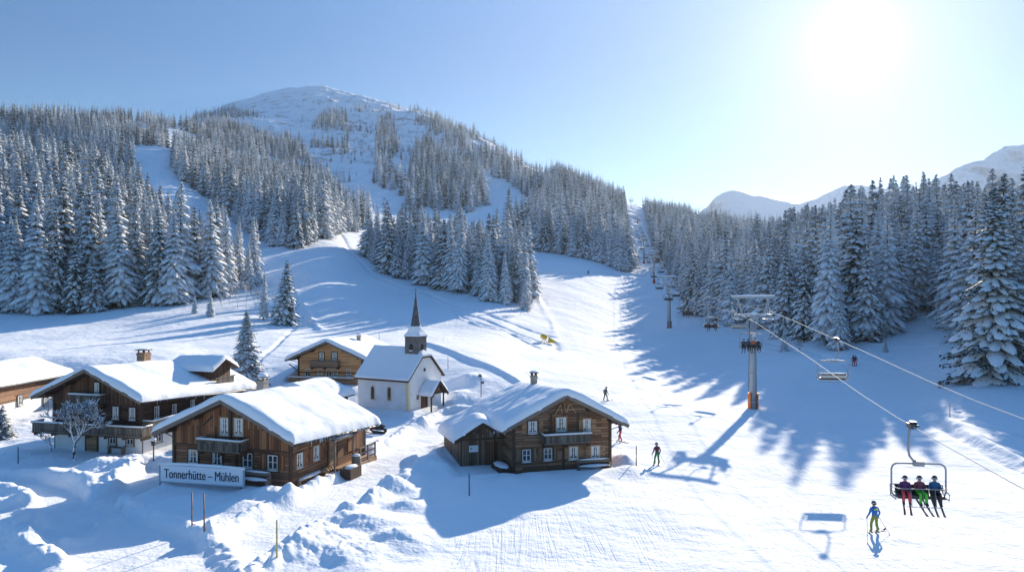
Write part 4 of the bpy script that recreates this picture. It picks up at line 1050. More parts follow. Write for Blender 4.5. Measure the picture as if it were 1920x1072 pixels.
# hidden behind other trees? compare the tops with what stands in front
order = np.argsort(T_[:, 1]); hor = np.full(260, 1e9); vis = np.zeros(len(T_))
vt = 536-F*(T_[:, 2]+T_[:, 3]-CZ)/T_[:, 1]; vb = 536-F*(T_[:, 2]-CZ)/T_[:, 1]
for i in order:
    if not inv[i]: continue
    c = int(uu[i]/8)+5; hw = max(1, int(size[i]*F*.12/8)); seg = hor[max(0, c-hw):c+hw+1]
    vis[i] = max(0, np.mean(np.clip(np.minimum(seg, vb[i])-vt[i], 0, None)))*size[i]
    hor[max(0, c-hw//2):c+hw//2+1] = np.minimum(hor[max(0, c-hw//2):c+hw//2+1], vt[i]+.12*(vb[i]-vt[i]))
NIND = 290
ind = np.argsort(-vis)[:NIND]; indset = set(ind.tolist())
for i in ind:
    x, y, z, h = T_[i]; place_tree(x, y, z, h, NEARP[rs.randint(6)], LABEL[keys[i]], GROUP[keys[i]], rs.uniform(.82, 1.18))
rest = np.array([i for i in range(len(trees)) if i not in indset])
print('trees', len(trees), 'individual', len(indset), 'rest', len(rest))
# sources for the instanced remainder: crowns of real trees that stand in the scene
def src_tree(pr, u, D, h, label):
    x = (u-960)/F*D; return place_tree(x, D, gz(x, D), h, pr, label, None)
near_src = [place_tree(*T_[i], NEARP[k], LABEL[keys[i]], GROUP[keys[i]]) for k, i in enumerate(rest[np.argsort(-vis[rest])[:6]])]
far_src = [src_tree(FARP[k], u, D, 17, l) for k, (u, D, l) in enumerate(((1150, 420, 'spruce in the front row left of the lift lane'), (1010, 415, 'spruce near the left end of the wood by the lift lane'), (560, 300, 'spruce at the right foot of the wood beyond the left forest'), (650, 380, 'spruce at the lower end of the small wood below the mountain')))]
used = set(rest[np.argsort(-vis[rest])[:6]].tolist()); rest = np.array([i for i in rest if i not in used])
def crown_of(o): return [c for c in o.children if c.name.startswith('crown')][0]
def forest_stuff(name, idx, srcs, label):
    me = bpy.data.meshes.new(name); n = len(idx); P = T_[idx]
    me.vertices.add(n); me.vertices.foreach_set('co', np.stack([P[:, 0], P[:, 1], P[:, 2]-.15], 1).astype(np.float32).ravel())
    kind = rs.randint(0, len(srcs), n).astype(np.int32); a = me.attributes.new('kind', 'INT', 'POINT'); a.data.foreach_set('value', kind)
    w = rs.uniform(.85, 1.2, n); sc = np.stack([P[:, 3]/20*w, P[:, 3]/20*w, P[:, 3]/20], 1).astype(np.float32)
    a = me.attributes.new('size', 'FLOAT_VECTOR', 'POINT'); a.data.foreach_set('vector', sc.ravel())
    rt = np.zeros((n, 3), np.float32); rt[:, 2] = rs.uniform(0, 6.28, n); rt[:, :2] = rs.normal(0, .025, (n, 2)); a = me.attributes.new('turn', 'FLOAT_VECTOR', 'POINT'); a.data.foreach_set('vector', rt.ravel())
    o = bpy.data.objects.new(name, me); col.objects.link(o); tag(o, label, 'forest', None, 'stuff')
    ng = bpy.data.node_groups.new(name, 'GeometryNodeTree')
    ng.interface.new_socket('Geometry', in_out='INPUT', socket_type='NodeSocketGeometry'); ng.interface.new_socket('Geometry', in_out='OUTPUT', socket_type='NodeSocketGeometry')
    gi = ng.nodes.new('NodeGroupInput'); go = ng.nodes.new('NodeGroupOutput'); j = ng.nodes.new('GeometryNodeJoinGeometry'); ng.links.new(j.outputs[0], go.inputs[0])
    def attr(nm, tp, out):
        a = ng.nodes.new('GeometryNodeInputNamedAttribute'); a.data_type = tp; a.inputs['Name'].default_value = nm
        return [s for s in a.outputs if s.enabled and s.name == 'Attribute'][0]
    ak = attr('kind', 'INT', 0); asz = attr('size', 'FLOAT_VECTOR', 0); at = attr('turn', 'FLOAT_VECTOR', 0)
    for k, s in enumerate(srcs):
        oi = ng.nodes.new('GeometryNodeObjectInfo'); oi.transform_space = 'ORIGINAL'; oi.inputs['Object'].default_value = crown_of(s); oi.inputs['As Instance'].default_value = True
        cmp = ng.nodes.new('FunctionNodeCompare'); cmp.data_type = 'INT'; cmp.operation = 'EQUAL'
        ins = [x for x in cmp.inputs if x.enabled and x.type == 'INT']; ng.links.new(ak, ins[0]); ins[1].default_value = k
        ip = ng.nodes.new('GeometryNodeInstanceOnPoints'); ng.links.new(gi.outputs[0], ip.inputs['Points']); ng.links.new(cmp.outputs[0], ip.inputs['Selection'])
        ng.links.new(oi.outputs['Geometry'], ip.inputs['Instance']); ng.links.new(asz, ip.inputs['Scale']); ng.links.new(at, ip.inputs['Rotation'])
        ng.links.new(ip.outputs[0], j.inputs[0])
    md = o.modifiers.new('spread', 'NODES'); md.node_group = ng
nearm = T_[rest, 1] < 380
forest_stuff('forest', rest[nearm], near_src, 'deep rows of snow-laden spruces filling the woods behind their front trees')
forest_stuff('forest', rest[~nearm], far_src, 'far woods on the ridge, the mountain flank and the upper lift slope')
# ------------------------------------------------------------------ chairlift
PYL = [(93.5, -3.45), (214, .6), (326, 13.0), (430, 27.2), (720, 66), (1090, 126)]
CABY = {-1: [(-40,-3),(0,-6.3),(25.6,-6.9),(36,-6.74),(60,-5.4),(93.5,-3.45),(127,-3.15),(170,-1.7),(214,.6),(268,5),(326,13),(380,18.6),(430,27.2),(570,43),(720,66),(900,90),(1090,126),(1150,122)],
         1: [(-40,-2.6),(0,-5.6),(31.7,-5.9),(60,-4.8),(93.5,-3.2),(127,-2.7),(170,-1.3),(214,.7),(268,5.4),(326,13),(380,19),(430,27.2),(570,44),(720,66),(900,91),(1090,126),(1150,122)]}
GA = 1.95
def cab_z(side, y): p = CABY[side]; return float(pchip([a for a, b in p], [b for a, b in p], np.array([y]))[0])+CZ
def dirang(y): return math.atan2(float(lift_x(y+4)-lift_x(y-4)), 8)
for side, nm in ((-1, 'thick steel haul rope of the chairlift on its left, uphill side'), (1, 'thick steel haul rope of the chairlift on its right, downhill side')):
    pts = []
    for y in list(np.arange(-40, 230, 6))+list(np.arange(232, 1150, 14)): pts.append((float(lift_x(y))+side*GA, y, cab_z(side, y)))
    m = MB(); m.tube(pts, [.018+.00006*max(0, p[1]) for p in pts], 6); tag(m.build('haul_rope', 'cable'), nm, 'rope', 'haul ropes of the chairlift')
def pylon(y, zc, label, pad='redpad', full=True):
    x = float(lift_x(y)); zg = gz(x, y); h = zc+CZ-zg
    p = empty('lift_pylon', (x, y, zg), -dirang(y) if y > 100 else -.13, label, 'lift pylon', 'pylons of the chairlift')
    m = MB(); m.tube([(0, 0, -.8), (0, 0, h*.5), (0, 0, h-.25)], [.5, .42, .32], 20); m.tube([(0, 0, h*.37), (0, 0, h*.37+.08)], .5, 20); m.tube([(0, 0, h*.7), (0, 0, h*.7+.08)], .44, 20)
    m.build('shaft', 'steel', p)
    m = MB(); m.box(-2.3, 2.3, -.2, .2, h-.55, h-.12); m.box(-.5, .5, -.35, .35, h-.8, h-.1); m.build('crossarm', 'steel_top', p)
    for sg in (-1, 1):
        m = MB(); xx = sg*GA; m.box(xx-.06-sg*.17, xx+.06-sg*.17, -1.5, 1.5, h-.22, h-.04)
        for k in range(8 if full else 4):
            yy = -1.35+2.7*k/(7 if full else 3); m.tube([(xx-.05, yy, h-.2), (xx+.05, yy, h-.2)], .17, 12)
        m.box(xx-.35-sg*.2, xx+.35-sg*.2, -1.7, 1.7, h-.75, h-.68)
        for yy in (-1.6, 0, 1.6): m.tube([(xx+sg*.35, yy, h-.7), (xx+sg*.35, yy, h+.35)], .03, 5)
        m.tube([(xx+sg*.35, -1.7, h+.35), (xx+sg*.35, 1.7, h+.35)], .03, 5)
        m.build('sheave_battery', 'steel_top', p)
    m = MB(); m.beam((-2.6, 0, h+2.0), (2.6, 0, h+2.0), .3, .3)
    for sg in (-1, 1):
        m.beam((sg*1.95, 0, h+1.9), (sg*1.25, 0, h-.15), .18, .2); m.beam((sg*1.6, 0, h+1.9), (sg*2.15, 0, h-.1), .07, .08); m.beam((sg*1.35, .0, h+1.1), (sg*1.9, 0, h+1.1), .07, .07)
        m.tube([(sg*.6, 0, h-.12), (sg*.6, 0, h+1.0)], .035, 5)
    m.tube([(-1.2, 0, h+1.0), (1.2, 0, h+1.0)], .03, 5)
    m.build('lifting_frame', 'steel_top', p)
    m = MB(); m.tube([(-2.6, 0, h+2.16), (0, 0, h+2.2), (2.6, 0, h+2.16)], .16, 8); m.blob((0, 0, h-.1), (.8, .4, .2)); m.blob((-1.3, 0, h-.1), (.6, .3, .12)); m.blob((1.3, 0, h-.1), (.6, .3, .12))
    for sg in (-1, 1): m.blob((sg*GA, -.9, h-.66), (.36, .7, .1)); m.blob((sg*GA, .9, h-.66), (.36, .7, .1))
    m.build('frame_snow', 'snow', p)
    if full:
        m = MB(); m.tube([(-.5, -.25, -.3), (-.5, -.25, 2.0)], .05, 6)
        vs = []; n = 20; fs = []
        for k in range(n+1):
            t = 2*math.pi*k/n
            for rr, z in ((.56, -.3), (.56, 1.95), (.66, 1.95), (.66, -.3)): vs.append((rr*math.cos(t), rr*math.sin(t), z))
        for k in range(n):
            for c in range(4): fs.append((k*4+c, (k+1)*4+c, (k+1)*4+(c+1) % 4, k*4+(c+1) % 4))
        # two half shells, grey gap at the front
        keep = [f for f in fs if not (13 <= f[0]//4 <= 16)]
        m = MB(); m.add(vs, keep, 0, False); m.build('padding', pad, p)
        m = MB(); m.tube([(0, 0, .9), (0, 0, .98)], .68, 20); m.build('padding_strap', 'steel', p)
        m = MB()
        for sg in (-1, 1): m.tube([(-.56, -.18*sg, 2.2), (-.4, -.18*sg, h-.6)], .02, 5)
        for k in range(int((h-3)/.35)): z = 2.3+k*.35; xx = -.56+.16*(z-2.2)/(h-2.8); m.tube([(xx, -.18, z), (xx, .18, z)], .015, 4)
        m.build('ladder', 'steel_dark', p)
        m = MB(Matrix.Translation((0, -.4, h-2.6))); m.box(-.22, .22, -.06, .0, -.3, .3); m.build('number_plate', 'curtain', p)
    else:
        m = MB(); m.tube([(0, 0, -.3), (0, 0, 1.6)], .6, 12); m.build('padding', pad, p)
    return p
pylon(93.5, -3.45, 'nearest grey lift pylon with orange padding round its foot, standing in the sunlit piste', 'orange')
p2 = pylon(214, .6, 'second lift pylon up the slope, red padded foot in the forest shade')
m = MB(); m.box(-1.0, 1.0, -.9, .9, 8.2, 8.35); m.box(-.95, .95, -.85, .85, 8.35, 8.5, 1); 
for sx in (-1, 1):
    for sy in (-1, 1): m.tube([(sx, sy*.9, 8.3), (sx, sy*.9, 9.2)], .03, 4)
m.build('service_platform', ['steel_dark', 'snow'], p2)
pylon(326, 13, 'third lift pylon, standing on the bright snow crest', full=False)
pylon(430, 27.2, 'fourth lift pylon, its foot hidden behind the snow crest', full=False)
pylon(720, 66, 'thin distant lift pylon halfway up the lane between the woods', full=False)
pylon(1090, 126, 'topmost lift pylon on the skyline at the head of the lane', full=False)

def rrect(w, zt, zb, r, y=0, xo=0, open_bottom=False):
    pts = []
    for cx, cz, a0 in ((w-r, zt-r, 90), (w-r, zb+r, 0), (-w+r, zb+r, -90), (-w+r, zt-r, -180)):
        for k in range(5): t = R(a0-90*k/4); pts.append((xo+cx+r*math.cos(t), y, cz+r*math.sin(t)))
    return pts+[pts[0]]
def chair_parts(parent, one=False):
    out = []
    def fin(m, n, mat):
        if one: out.append(m)
        else: m.build(n, mat, parent)
    m = MB(); m.box(-.12, .12, -.3, .3, -.1, .12); m.box(-.2, .05, -.16, .16, .03, .22); m.tube([(-.25, -.28, .05), (-.02, -.2, 0)], .05, 6); m.tube([(-.25, .28, .05), (-.02, .2, 0)], .05, 6); fin(m, 'grip', 'steel_dark')
    m = MB(); m.tube([(0, 0, 0), (.1, 0, -.25), (.14, 0, -.8), (.14, 0, -1.15), (.08, 0, -1.45), (-.08, 0, -1.65), (-.33, 0, -1.76)], .055, 10); fin(m, 'hanger_arm', 'grey_plastic')
    xo = -.33
    m = MB(); m.tube(rrect(1.24, -1.8, -3.42, .3, 0, xo), .045, 8, cap=False); m.box(xo-.24, xo+.24, -.1, .1, -1.92, -1.68); fin(m, 'frame', 'grey_plastic')
    m = MB(); m.box(xo-1.08, xo+1.08, -.08, .42, -3.4, -3.3)
    for k in range(4): m.box(xo-1.04+k*.525, xo-.55+k*.525, -.04, .42, -3.3, -3.24)
    fin(m, 'seat', 'chairblack')
    m = MB()
    for k in range(4): m.add([(xo-1.04+k*.525, -.14, -3.28), (xo-.55+k*.525, -.14, -3.28), (xo-.55+k*.525, -.24, -2.9), (xo-1.04+k*.525, -.24, -2.9), (xo-1.04+k*.525, -.08, -3.27), (xo-.55+k*.525, -.08, -3.27), (xo-.55+k*.525, -.18, -2.88), (xo-1.04+k*.525, -.18, -2.88)],
        [(0, 1, 2, 3), (7, 6, 5, 4), (0, 3, 7, 4), (1, 5, 6, 2), (3, 2, 6, 7), (0, 4, 5, 1)])
    fin(m, 'backrest', 'chairblack')
    m = MB(); m.tube([(xo-1.2, -.27, -2.88), (xo+1.2, -.27, -2.88)], .03, 6)
    for sg in (-1, 1): m.tube([(xo+sg*1.2, -.27, -2.88), (xo+sg*1.2, -.2, -3.4), (xo+sg*1.2, .45, -3.42), (xo+sg*1.2, .5, -3.15), (xo+sg*1.2, -.22, -3.05)], .03, 6)
    fin(m, 'armrest_frame', 'grey_plastic')
    m = MB(); m.tube([(xo-1.16, -.05, -2.95), (xo-1.1, .5, -2.9), (xo+1.1, .5, -2.9), (xo+1.16, -.05, -2.95)], .022, 6)
    for k in (-.55, 0, .55): m.tube([(xo+k, .5, -2.9), (xo+k, .62, -3.4), (xo+k, .66, -3.72)], .018, 5); m.tube([(xo+k-.25, .66, -3.72), (xo+k+.25, .66, -3.72)], .018, 5)
    fin(m, 'safety_bar', 'grey_plastic')
    return out
cache = {}
def chair(side, y, label, far=False):
    c = empty('chairlift_chair', (float(lift_x(y))+side*GA, y, cab_z(side, y)), -dirang(y)*.7+(math.pi if side < 0 else 0), label, 'lift chair', 'four-seat chairs of the chairlift')
    if far:
        if 'far' not in cache:
            ms = chair_parts(None, True); mm = MB()
            for i, q_ in enumerate(ms): mm.add(q_.v, q_.f, 0 if i in (1, 2, 5, 6) else 1)
            o = mm.build('chairlift_chair', ['steel_dark', 'chairblack']); cache['far'] = o.data; bpy.data.objects.remove(o)
        bpy.data.objects.remove(c); o = bpy.data.objects.new('chairlift_chair', cache['far']); col.objects.link(o)
        o.location = (float(lift_x(y))+side*GA, y, cab_z(side, y)); o.rotation_euler.z = math.pi if side < 0 else 0; tag(o, label, 'lift chair', 'four-seat chairs of the chairlift'); return o
    if 'near' not in cache: chair_parts(c); cache['near'] = c
    else:
        for ch in cache['near'].children:
            k = ch.copy(); col.objects.link(k); k.parent = c
    return c

# ------------------------------------------------------------------ people
def skin_mesh(joints, edges, root, seglab, sub=1, name='body'):
    ks = list(joints); me = bpy.data.meshes.new(name); me.from_pydata([joints[k][0] for k in ks], [(ks.index(a), ks.index(b)) for a, b, _ in edges], [])
    o = bpy.data.objects.new(name, me); col.objects.link(o)
    md = o.modifiers.new('s', 'SKIN'); md.use_smooth_shade = True
    sl = me.skin_vertices[0].data
    for i, k in enumerate(ks):
        r = joints[k][1]; sl[i].radius = (r, r) if not isinstance(r, tuple) else r; sl[i].use_root = (k == root)
    sb = o.modifiers.new('d', 'SUBSURF'); sb.levels = sub; sb.render_levels = sub
    dg = bpy.context.evaluated_depsgraph_get(); dg.update()
    out = bpy.data.meshes.new_from_object(o.evaluated_get(dg)); out.name = name; bpy.data.objects.remove(o)
    segs = [(Vector(joints[a][0]), Vector(joints[b][0]), l) for a, b, l in edges]
    for _ in range(5): out.materials.append(None)
    for p in out.polygons:
        best = 1e9
        for a, b, l in segs:
            d = b-a; t = max(0, min(1, (p.center-a).dot(d)/max(d.length_squared, 1e-9))); dd = (p.center-a-d*t).length
            if dd < best: best = dd; lab = l
        p.material_index = lab; p.use_smooth = True
    return out
# material slots: 0 jacket 1 trousers 2 boots 3 skin 4 gloves
def body_mesh(name, P, hands=True):
    """P: joint positions for one pose"""
    J = {}; E = []
    def j(k, p, r): J[k] = (tuple(p), r)
    j('pel', P['pel'], .135); j('wst', P['wst'], .13); j('chs', P['chs'], .165); j('nck', P['nck'], .07); j('hd0', P['hd0'], .075); j('hd1', P['hd1'], .098); j('hd2', P['hd2'], .07)
    E += [('pel', 'wst', 0), ('wst', 'chs', 0), ('chs', 'nck', 0), ('nck', 'hd0', 3), ('hd0', 'hd1', 3), ('hd1', 'hd2', 3)]
    for s in ('l', 'r'):
        j('sh'+s, P['sh'+s], .075); j('el'+s, P['el'+s], .058); j('wr'+s, P['wr'+s], .045)
        j('hp'+s, P['hp'+s], .1); j('kn'+s, P['kn'+s], .078); j('an'+s, P['an'+s], .07); j('to'+s, P['to'+s], .05)
        E += [('chs', 'sh'+s, 0), ('sh'+s, 'el'+s, 0), ('el'+s, 'wr'+s, 0), ('pel', 'hp'+s, 1), ('hp'+s, 'kn'+s, 1), ('kn'+s, 'an'+s, 1), ('an'+s, 'to'+s, 2)]
        w = Vector(P['wr'+s]); d = (w-Vector(P['el'+s])).normalized(); d = Vector(P.get('hd_dir', d)) if 'hd_dir' in P else d
        sd = Vector((1 if s == 'l' else -1, 0, 0)); n = d.cross(Vector((0, 0, 1)));
        if n.length < .2: n = Vector((0, 1, 0))
        n.normalize(); dn = n.cross(d)
        pm = w+d*.06; j('pm'+s, pm, .034); E.append(('wr'+s, 'pm'+s, 4))
        for i, (off, ln) in enumerate(((-.03, .062), (-.01, .072), (.01, .068), (.03, .054))):
            a = pm+d*.04+n*off; b = a+d*ln*.6-dn*.012; c = b+d*ln*.3-dn*.035
            j(f'f{i}a{s}', a, .013); j(f'f{i}b{s}', b, .012); j(f'f{i}c{s}', c, .011); E += [('pm'+s, f'f{i}a{s}', 4), (f'f{i}a{s}', f'f{i}b{s}', 4), (f'f{i}b{s}', f'f{i}c{s}', 4)]
        a = w+d*.04-n*.045; j('t0'+s, a, .014); j('t1'+s, a+d*.05-n*.012-dn*.02, .012); E += [('wr'+s, 't0'+s, 4), ('t0'+s, 't1'+s, 4)]
    return skin_mesh(J, E, 'pel', None, 1, name)
def mir(d):
    o = {}
    for k, p in d.items():
        o[k] = p
        if k.endswith('L'): o[k[:-1]+'r'] = (-p[0], p[1], p[2]); o[k[:-1]+'l'] = p; del o[k]
    return o
SIT = mir(dict(pel=(0, .05, .1), wst=(0, .02, .24), chs=(0, .05, .44), nck=(0, .06, .6), hd0=(0, .07, .66), hd1=(0, .08, .75), hd2=(0, .08, .83),
    shL=(-.19, .05, .5), elL=(-.25, .16, .26), wrL=(-.2, .38, .3), hpL=(-.1, .08, .08), knL=(-.13, .48, .1), anL=(-.14, .5, -.36), toL=(-.14, .68, -.42)))
STAND = mir(dict(pel=(0, -.02, .93), wst=(0, 0, 1.06), chs=(0, .04, 1.3), nck=(0, .06, 1.46), hd0=(0, .08, 1.52), hd1=(0, .09, 1.62), hd2=(0, .09, 1.7),
    shL=(-.19, .04, 1.37), elL=(-.31, .0, 1.1), wrL=(-.33, .14, .9), hpL=(-.1, -.02, .88), knL=(-.16, .08, .5), anL=(-.2, .0, .12), toL=(-.2, .17, .06)))
WALK = dict(STAND); WALK.update(knr=(.12, .18, .52), anr=(.13, .2, .13), tor=(.13, .37, .07), anl=(-.14, -.2, .14), tol=(-.14, -.04, .06), knl=(-.13, .0, .5), chs=(.0, .12, 1.28), nck=(0, .16, 1.43), hd0=(0, .18, 1.49), hd1=(0, .2, 1.59), hd2=(0, .2, 1.67))
MB_SIT = body_mesh('body', SIT); MB_STAND = body_mesh('body', STAND); MB_WALK = body_mesh('body', WALK)
def helmet_mesh(P, col_, parent, goggle='goggle'):
    x, y, z = P['hd1']; m = MB(); m.blob((x, y-.01, z+.035), (.118, .135, .115), 0, 8, 12)
    m.tube([(x-.112, y+.03, z), (x-.12, y-.06, z-.02), (x-.06, y-.12, z-.03), (x+.06, y-.12, z-.03), (x+.12, y-.06, z-.02), (x+.112, y+.03, z)], .03, 6)
    h = m.build('helmet', col_, parent)
    m = MB(); m.tube([(x-.112, y+.05, z+.02), (x-.07, y+.115, z+.02), (x, y+.13, z+.02), (x+.07, y+.115, z+.02), (x+.112, y+.05, z+.02), (x+.125, y-.03, z+.03), (x+.08, y-.125, z+.04), (x-.08, y-.125, z+.04), (x-.125, y-.03, z+.03), (x-.112, y+.05, z+.02)], .022, 6, cap=False)
    m.build('goggles', goggle, h)
def face_bits(P, parent):
    x, y, z = P['hd1']; m = MB(); m.blob((x, y+.1, z-.03), (.016, .03, .022)); m.blob((x, y+.082, z-.065), (.028, .012, .008))
    for sg in (-1, 1): m.blob((x+sg*.1, y, z-.01), (.014, .022, .03))
    m.build('face', 'skin', parent)
def ski(parent, x, y, z, ang=0, pitch=0, mat='ski_dark', ln=1.65):
    T = Matrix.Translation((x, y, z)) @ Matrix.Rotation(ang, 4, 'Z') @ Matrix.Rotation(pitch, 4, 'X'); m = MB(T)
    ys = [-ln*.45, -ln*.2, ln*.2, ln*.45, ln*.52, ln*.56]; zs = [.02, 0, 0, .01, .05, .1]; ws = [.05, .04, .04, .055, .05, .02]
    vs = []
    for a, b, w in zip(ys, zs, ws): vs += [(-w, a, b), (w, a, b), (w, a, b+.018), (-w, a, b+.018)]
    fs = [(i*4+c, i*4+(c+1) % 4, (i+1)*4+(c+1) % 4, (i+1)*4+c) for i in range(5) for c in range(4)]+[(0, 1, 2, 3), (23, 22, 21, 20)]
    m.add(vs, fs); m.box(-.035, .035, -.16, -.06, .018, .07); m.box(-.035, .035, .12, .2, .018, .06); m.build('ski', mat, parent)
def person(x, y, z, yaw, pose, jacket, trousers, label, helmet='helmet_black', group=None, skis=True, ski_mat='ski_dark', sk_ang=0, pitch=0, scale=1.0, goggle='goggle', extra=None):
    P, me = {'sit': (SIT, MB_SIT), 'stand': (STAND, MB_STAND), 'walk': (WALK, MB_WALK)}[pose]
    o = empty('person', (x, y, z), yaw, label, 'person', group); o.scale = (scale,)*3
    b = bpy.data.objects.new('body', me); col.objects.link(b); b.parent = o
    for i, mt_ in enumerate((jacket, trousers, 'boot', 'skin', 'glove')):
        b.material_slots[i].link = 'OBJECT'; b.material_slots[i].material = M[mt_]
    helmet_mesh(P, helmet, o, goggle); face_bits(P, o)
    if skis:
        for s in ('l', 'r'):
            a, t = Vector(P['an'+s]), Vector(P['to'+s]); c = (a+t)/2; ski(o, c.x, c.y, min(a.z, t.z)-.1, sk_ang, pitch, ski_mat)
    if extra: extra(o, P)
    return o
def pole_pair(x, y, z, yaw, offs, label):
    for k, (a, b) in enumerate(offs):
        T = Matrix.Rotation(yaw, 4, 'Z'); a = T @ Vector(a); b = T @ Vector(b); d = (b-a).normalized()
        m = MB(); m.tube([a, b], .012, 5); m.tube([a-d*.04, a+d*.1], .02, 6); m.tube([b-d*.08, b-d*.07], .05, 8)
        o = m.build('ski_pole', 'steel_dark'); o.location = (x, y, z); tag(o, label[k], 'ski pole', 'ski poles')
def back_stripe(o, P):
    m = MB(); m.prism([(-.12, 1.29), (.12, 1.29), (.1, 1.36), (.06, 1.4), (-.1, 1.38)], -.165, -.13)
    m.build('jacket_stripe', 'jacket_yellow', o)
def pack(o, P):
    m = MB(); m.blob((0, -.17, 1.27), (.14, .1, .2)); m.build('backpack', 'jacket_black', o)
def at(u, v): x, y, z = onground(u, v); return float(x), float(y), float(z)
x, y, z = at(1640, 999); person(x, y, z+.02, R(8), 'stand', 'jacket_blue', 'trousers_olive', 'skier in blue jacket with a yellow back stripe and olive trousers, nearest the viewer', skis=True, sk_ang=R(-62), pitch=0, extra=back_stripe, scale=1.0)
pole_pair(x, y, z, R(8), [((-.34, .2, .88), (-.5, -.1, .02)), ((.34, .2, .88), (.62, -.45, .02))], ['pole in the left hand of the blue-jacketed skier', 'pole in the right hand of the blue-jacketed skier'])
x, y, z = at(1232, 871); person(x, y, z+.02, R(20), 'stand', 'jacket_maroon', 'trousers_green', 'skier in maroon jacket and green trousers right of the weathered chalet', sk_ang=R(-30))
pole_pair(x, y, z, R(20), [((-.34, .2, .88), (-.5, -.3, .02)), ((.34, .2, .88), (.6, -.2, .02))], ['pole in the left hand of the skier in green trousers', 'pole in the right hand of the skier in green trousers'])
x, y, z = at(1135, 751.5); person(x, y, z+.02, R(-50), 'walk', 'jacket_grey', 'trousers_dark', 'grey-clad skier alone on the piste above the weathered chalet', sk_ang=0)
pole_pair(x, y, z, R(-50), [((.34, .2, .88), (.4, -.3, .02))], ['pole held by the grey-clad skier'])
x, y, z = at(1163.5, 828); person(x, y, z+.02, R(60), 'walk', 'jacket_navy', 'trousers_red', 'skier in blue top and red trousers just behind the right end of the weathered chalet', sk_ang=0)
pole_pair(x, y, z, R(60), [((-.34, .2, .88), (-.4, -.2, .02))], ['pole held by the skier in red trousers'])
x, y, z = at(1604, 686); person(x, y, z+.02, R(-30), 'walk', 'vehicle_red', 'trousers_red', 'skier in dark red in the forest shade below the right-hand woods', sk_ang=0, extra=lambda o, P: None)
x, y, z = at(1600.5, 685.5); person(x, y, z+.02, R(10), 'stand', 'jacket_black', 'trousers_dark', 'black-clad skier next to the one in dark red in the forest shade', sk_ang=0)
x, y, z = at(1103, 516); person(x, y, z, R(10), 'stand', 'jacket_black', 'trousers_dark', 'tiny dark skier standing high on the slope beneath the wood by the lift lane', sk_ang=0, scale=1.2)

for side, y_, lab, ppl in (
  (-1, 36, 'nearest chair of the lift, carrying three riders in pink, lime and dark trousers', [(-.62, 'jacket_purple', 'trousers_pink', 'helmet_black', 'chair rider in purple jacket and pink trousers'), (.02, 'jacket_plum', 'trousers_lime', 'helmet_black', 'chair rider in the middle with lime green trousers'), (.72, 'jacket_teal', 'trousers_dark', 'helmet_black', 'chair rider in blue jacket and black trousers on the nearest chair')]),
  (-1, 86, 'chair with four riders hanging in front of the nearest pylon', [(-.78, 'jacket_black', 'trousers_dark', 'helmet_black', 'dark-clad rider at the left end of the chair before the nearest pylon'), (-.28, 'jacket_navy', 'trousers_dark', 'helmet_black', 'navy-clad rider second from left on the chair before the nearest pylon'), (.27, 'jacket_orange', 'trousers_dark', 'helmet_white', 'rider in bright orange jacket on the chair before the nearest pylon'), (.78, 'jacket_black', 'trousers_dark', 'helmet_white', 'white-helmeted rider at the right end of the chair before the nearest pylon')]),
  (-1, 119, 'snow-edged chair with two riders between the nearest and second pylon', [(-.4, 'jacket_maroon', 'trousers_dark', 'helmet_black', 'left of the two riders on the snow-edged chair beyond the nearest pylon'), (.6, 'jacket_grey', 'trousers_dark', 'helmet_white', 'white-helmeted right rider on the snow-edged chair beyond the nearest pylon')]),
  (-1, 152, 'chair with four dark riders right of the second pylon', [(-.78, 'jacket_black', 'trousers_dark', 'helmet_black', 'leftmost of the four dark riders on the chair by the second pylon'), (-.27, 'jacket_black', 'trousers_dark', 'helmet_black', 'second from left of the four dark riders on the chair by the second pylon'), (.26, 'jacket_navy', 'trousers_dark', 'helmet_black', 'third from left of the four dark riders on the chair by the second pylon'), (.78, 'jacket_maroon', 'trousers_dark', 'helmet_black', 'rightmost of the four dark riders on the chair by the second pylon')]),
  (1, 64, 'empty chair with pale seat pads hanging over the forest shade', []), (1, 112, 'small empty chair just left of the nearest pylon shaft', [])):
    c = chair(side, y_, lab)
    if side == 1 or y_ == 119:
        for ch in c.children:
            if ch.name.startswith(('seat', 'backrest')):
                pass
        m = MB(); m.box(-.33-1.05, -.33+1.05, -.21, -.17, -3.25, -2.93); m.build('seat_pad', 'seatpad', c)
        m = MB(); m.tube([(-.33-1.1, -.26, -2.84), (-.33+1.1, -.26, -2.84)], .045, 6); m.blob((-.33, 0, -1.7), (.6, .12, .09)); m.build('chair_snow', 'snow', c)
    T = Matrix.Translation(c.location) @ Matrix.Rotation(c.rotation_euler.z, 4, 'Z')
    for i, (dx, ja, tr_, he, lab2) in enumerate(ppl):
        p = T @ Vector((-.33-dx, -.02, -3.24)); person(p.x, p.y, p.z, c.rotation_euler.z+R((i*37) % 23-11), 'sit', ja, tr_, lab2, he, 'riders on the lift chairs', True, 'ski_dark' if y_ != 36 or i else 'ski_red', R(-6), R(-16), .97+.02*(i % 3), goggle='goggle')
k = 0
for y_ in list(range(198, 420, 42))+list(range(450, 1080, 52)):
    for side in (-1, 1):
        yy = y_+(12 if side > 0 else 0); k += 1
        if min(abs(yy-p_[0]) for p_ in PYL) < 4: yy += 8
        chair(side, yy, 'small distant chair on the %s rope, %s' % ('left' if side < 0 else 'right', 'over the slope below the snow crest' if yy < 330 else 'over the upper lane between woods'), True)

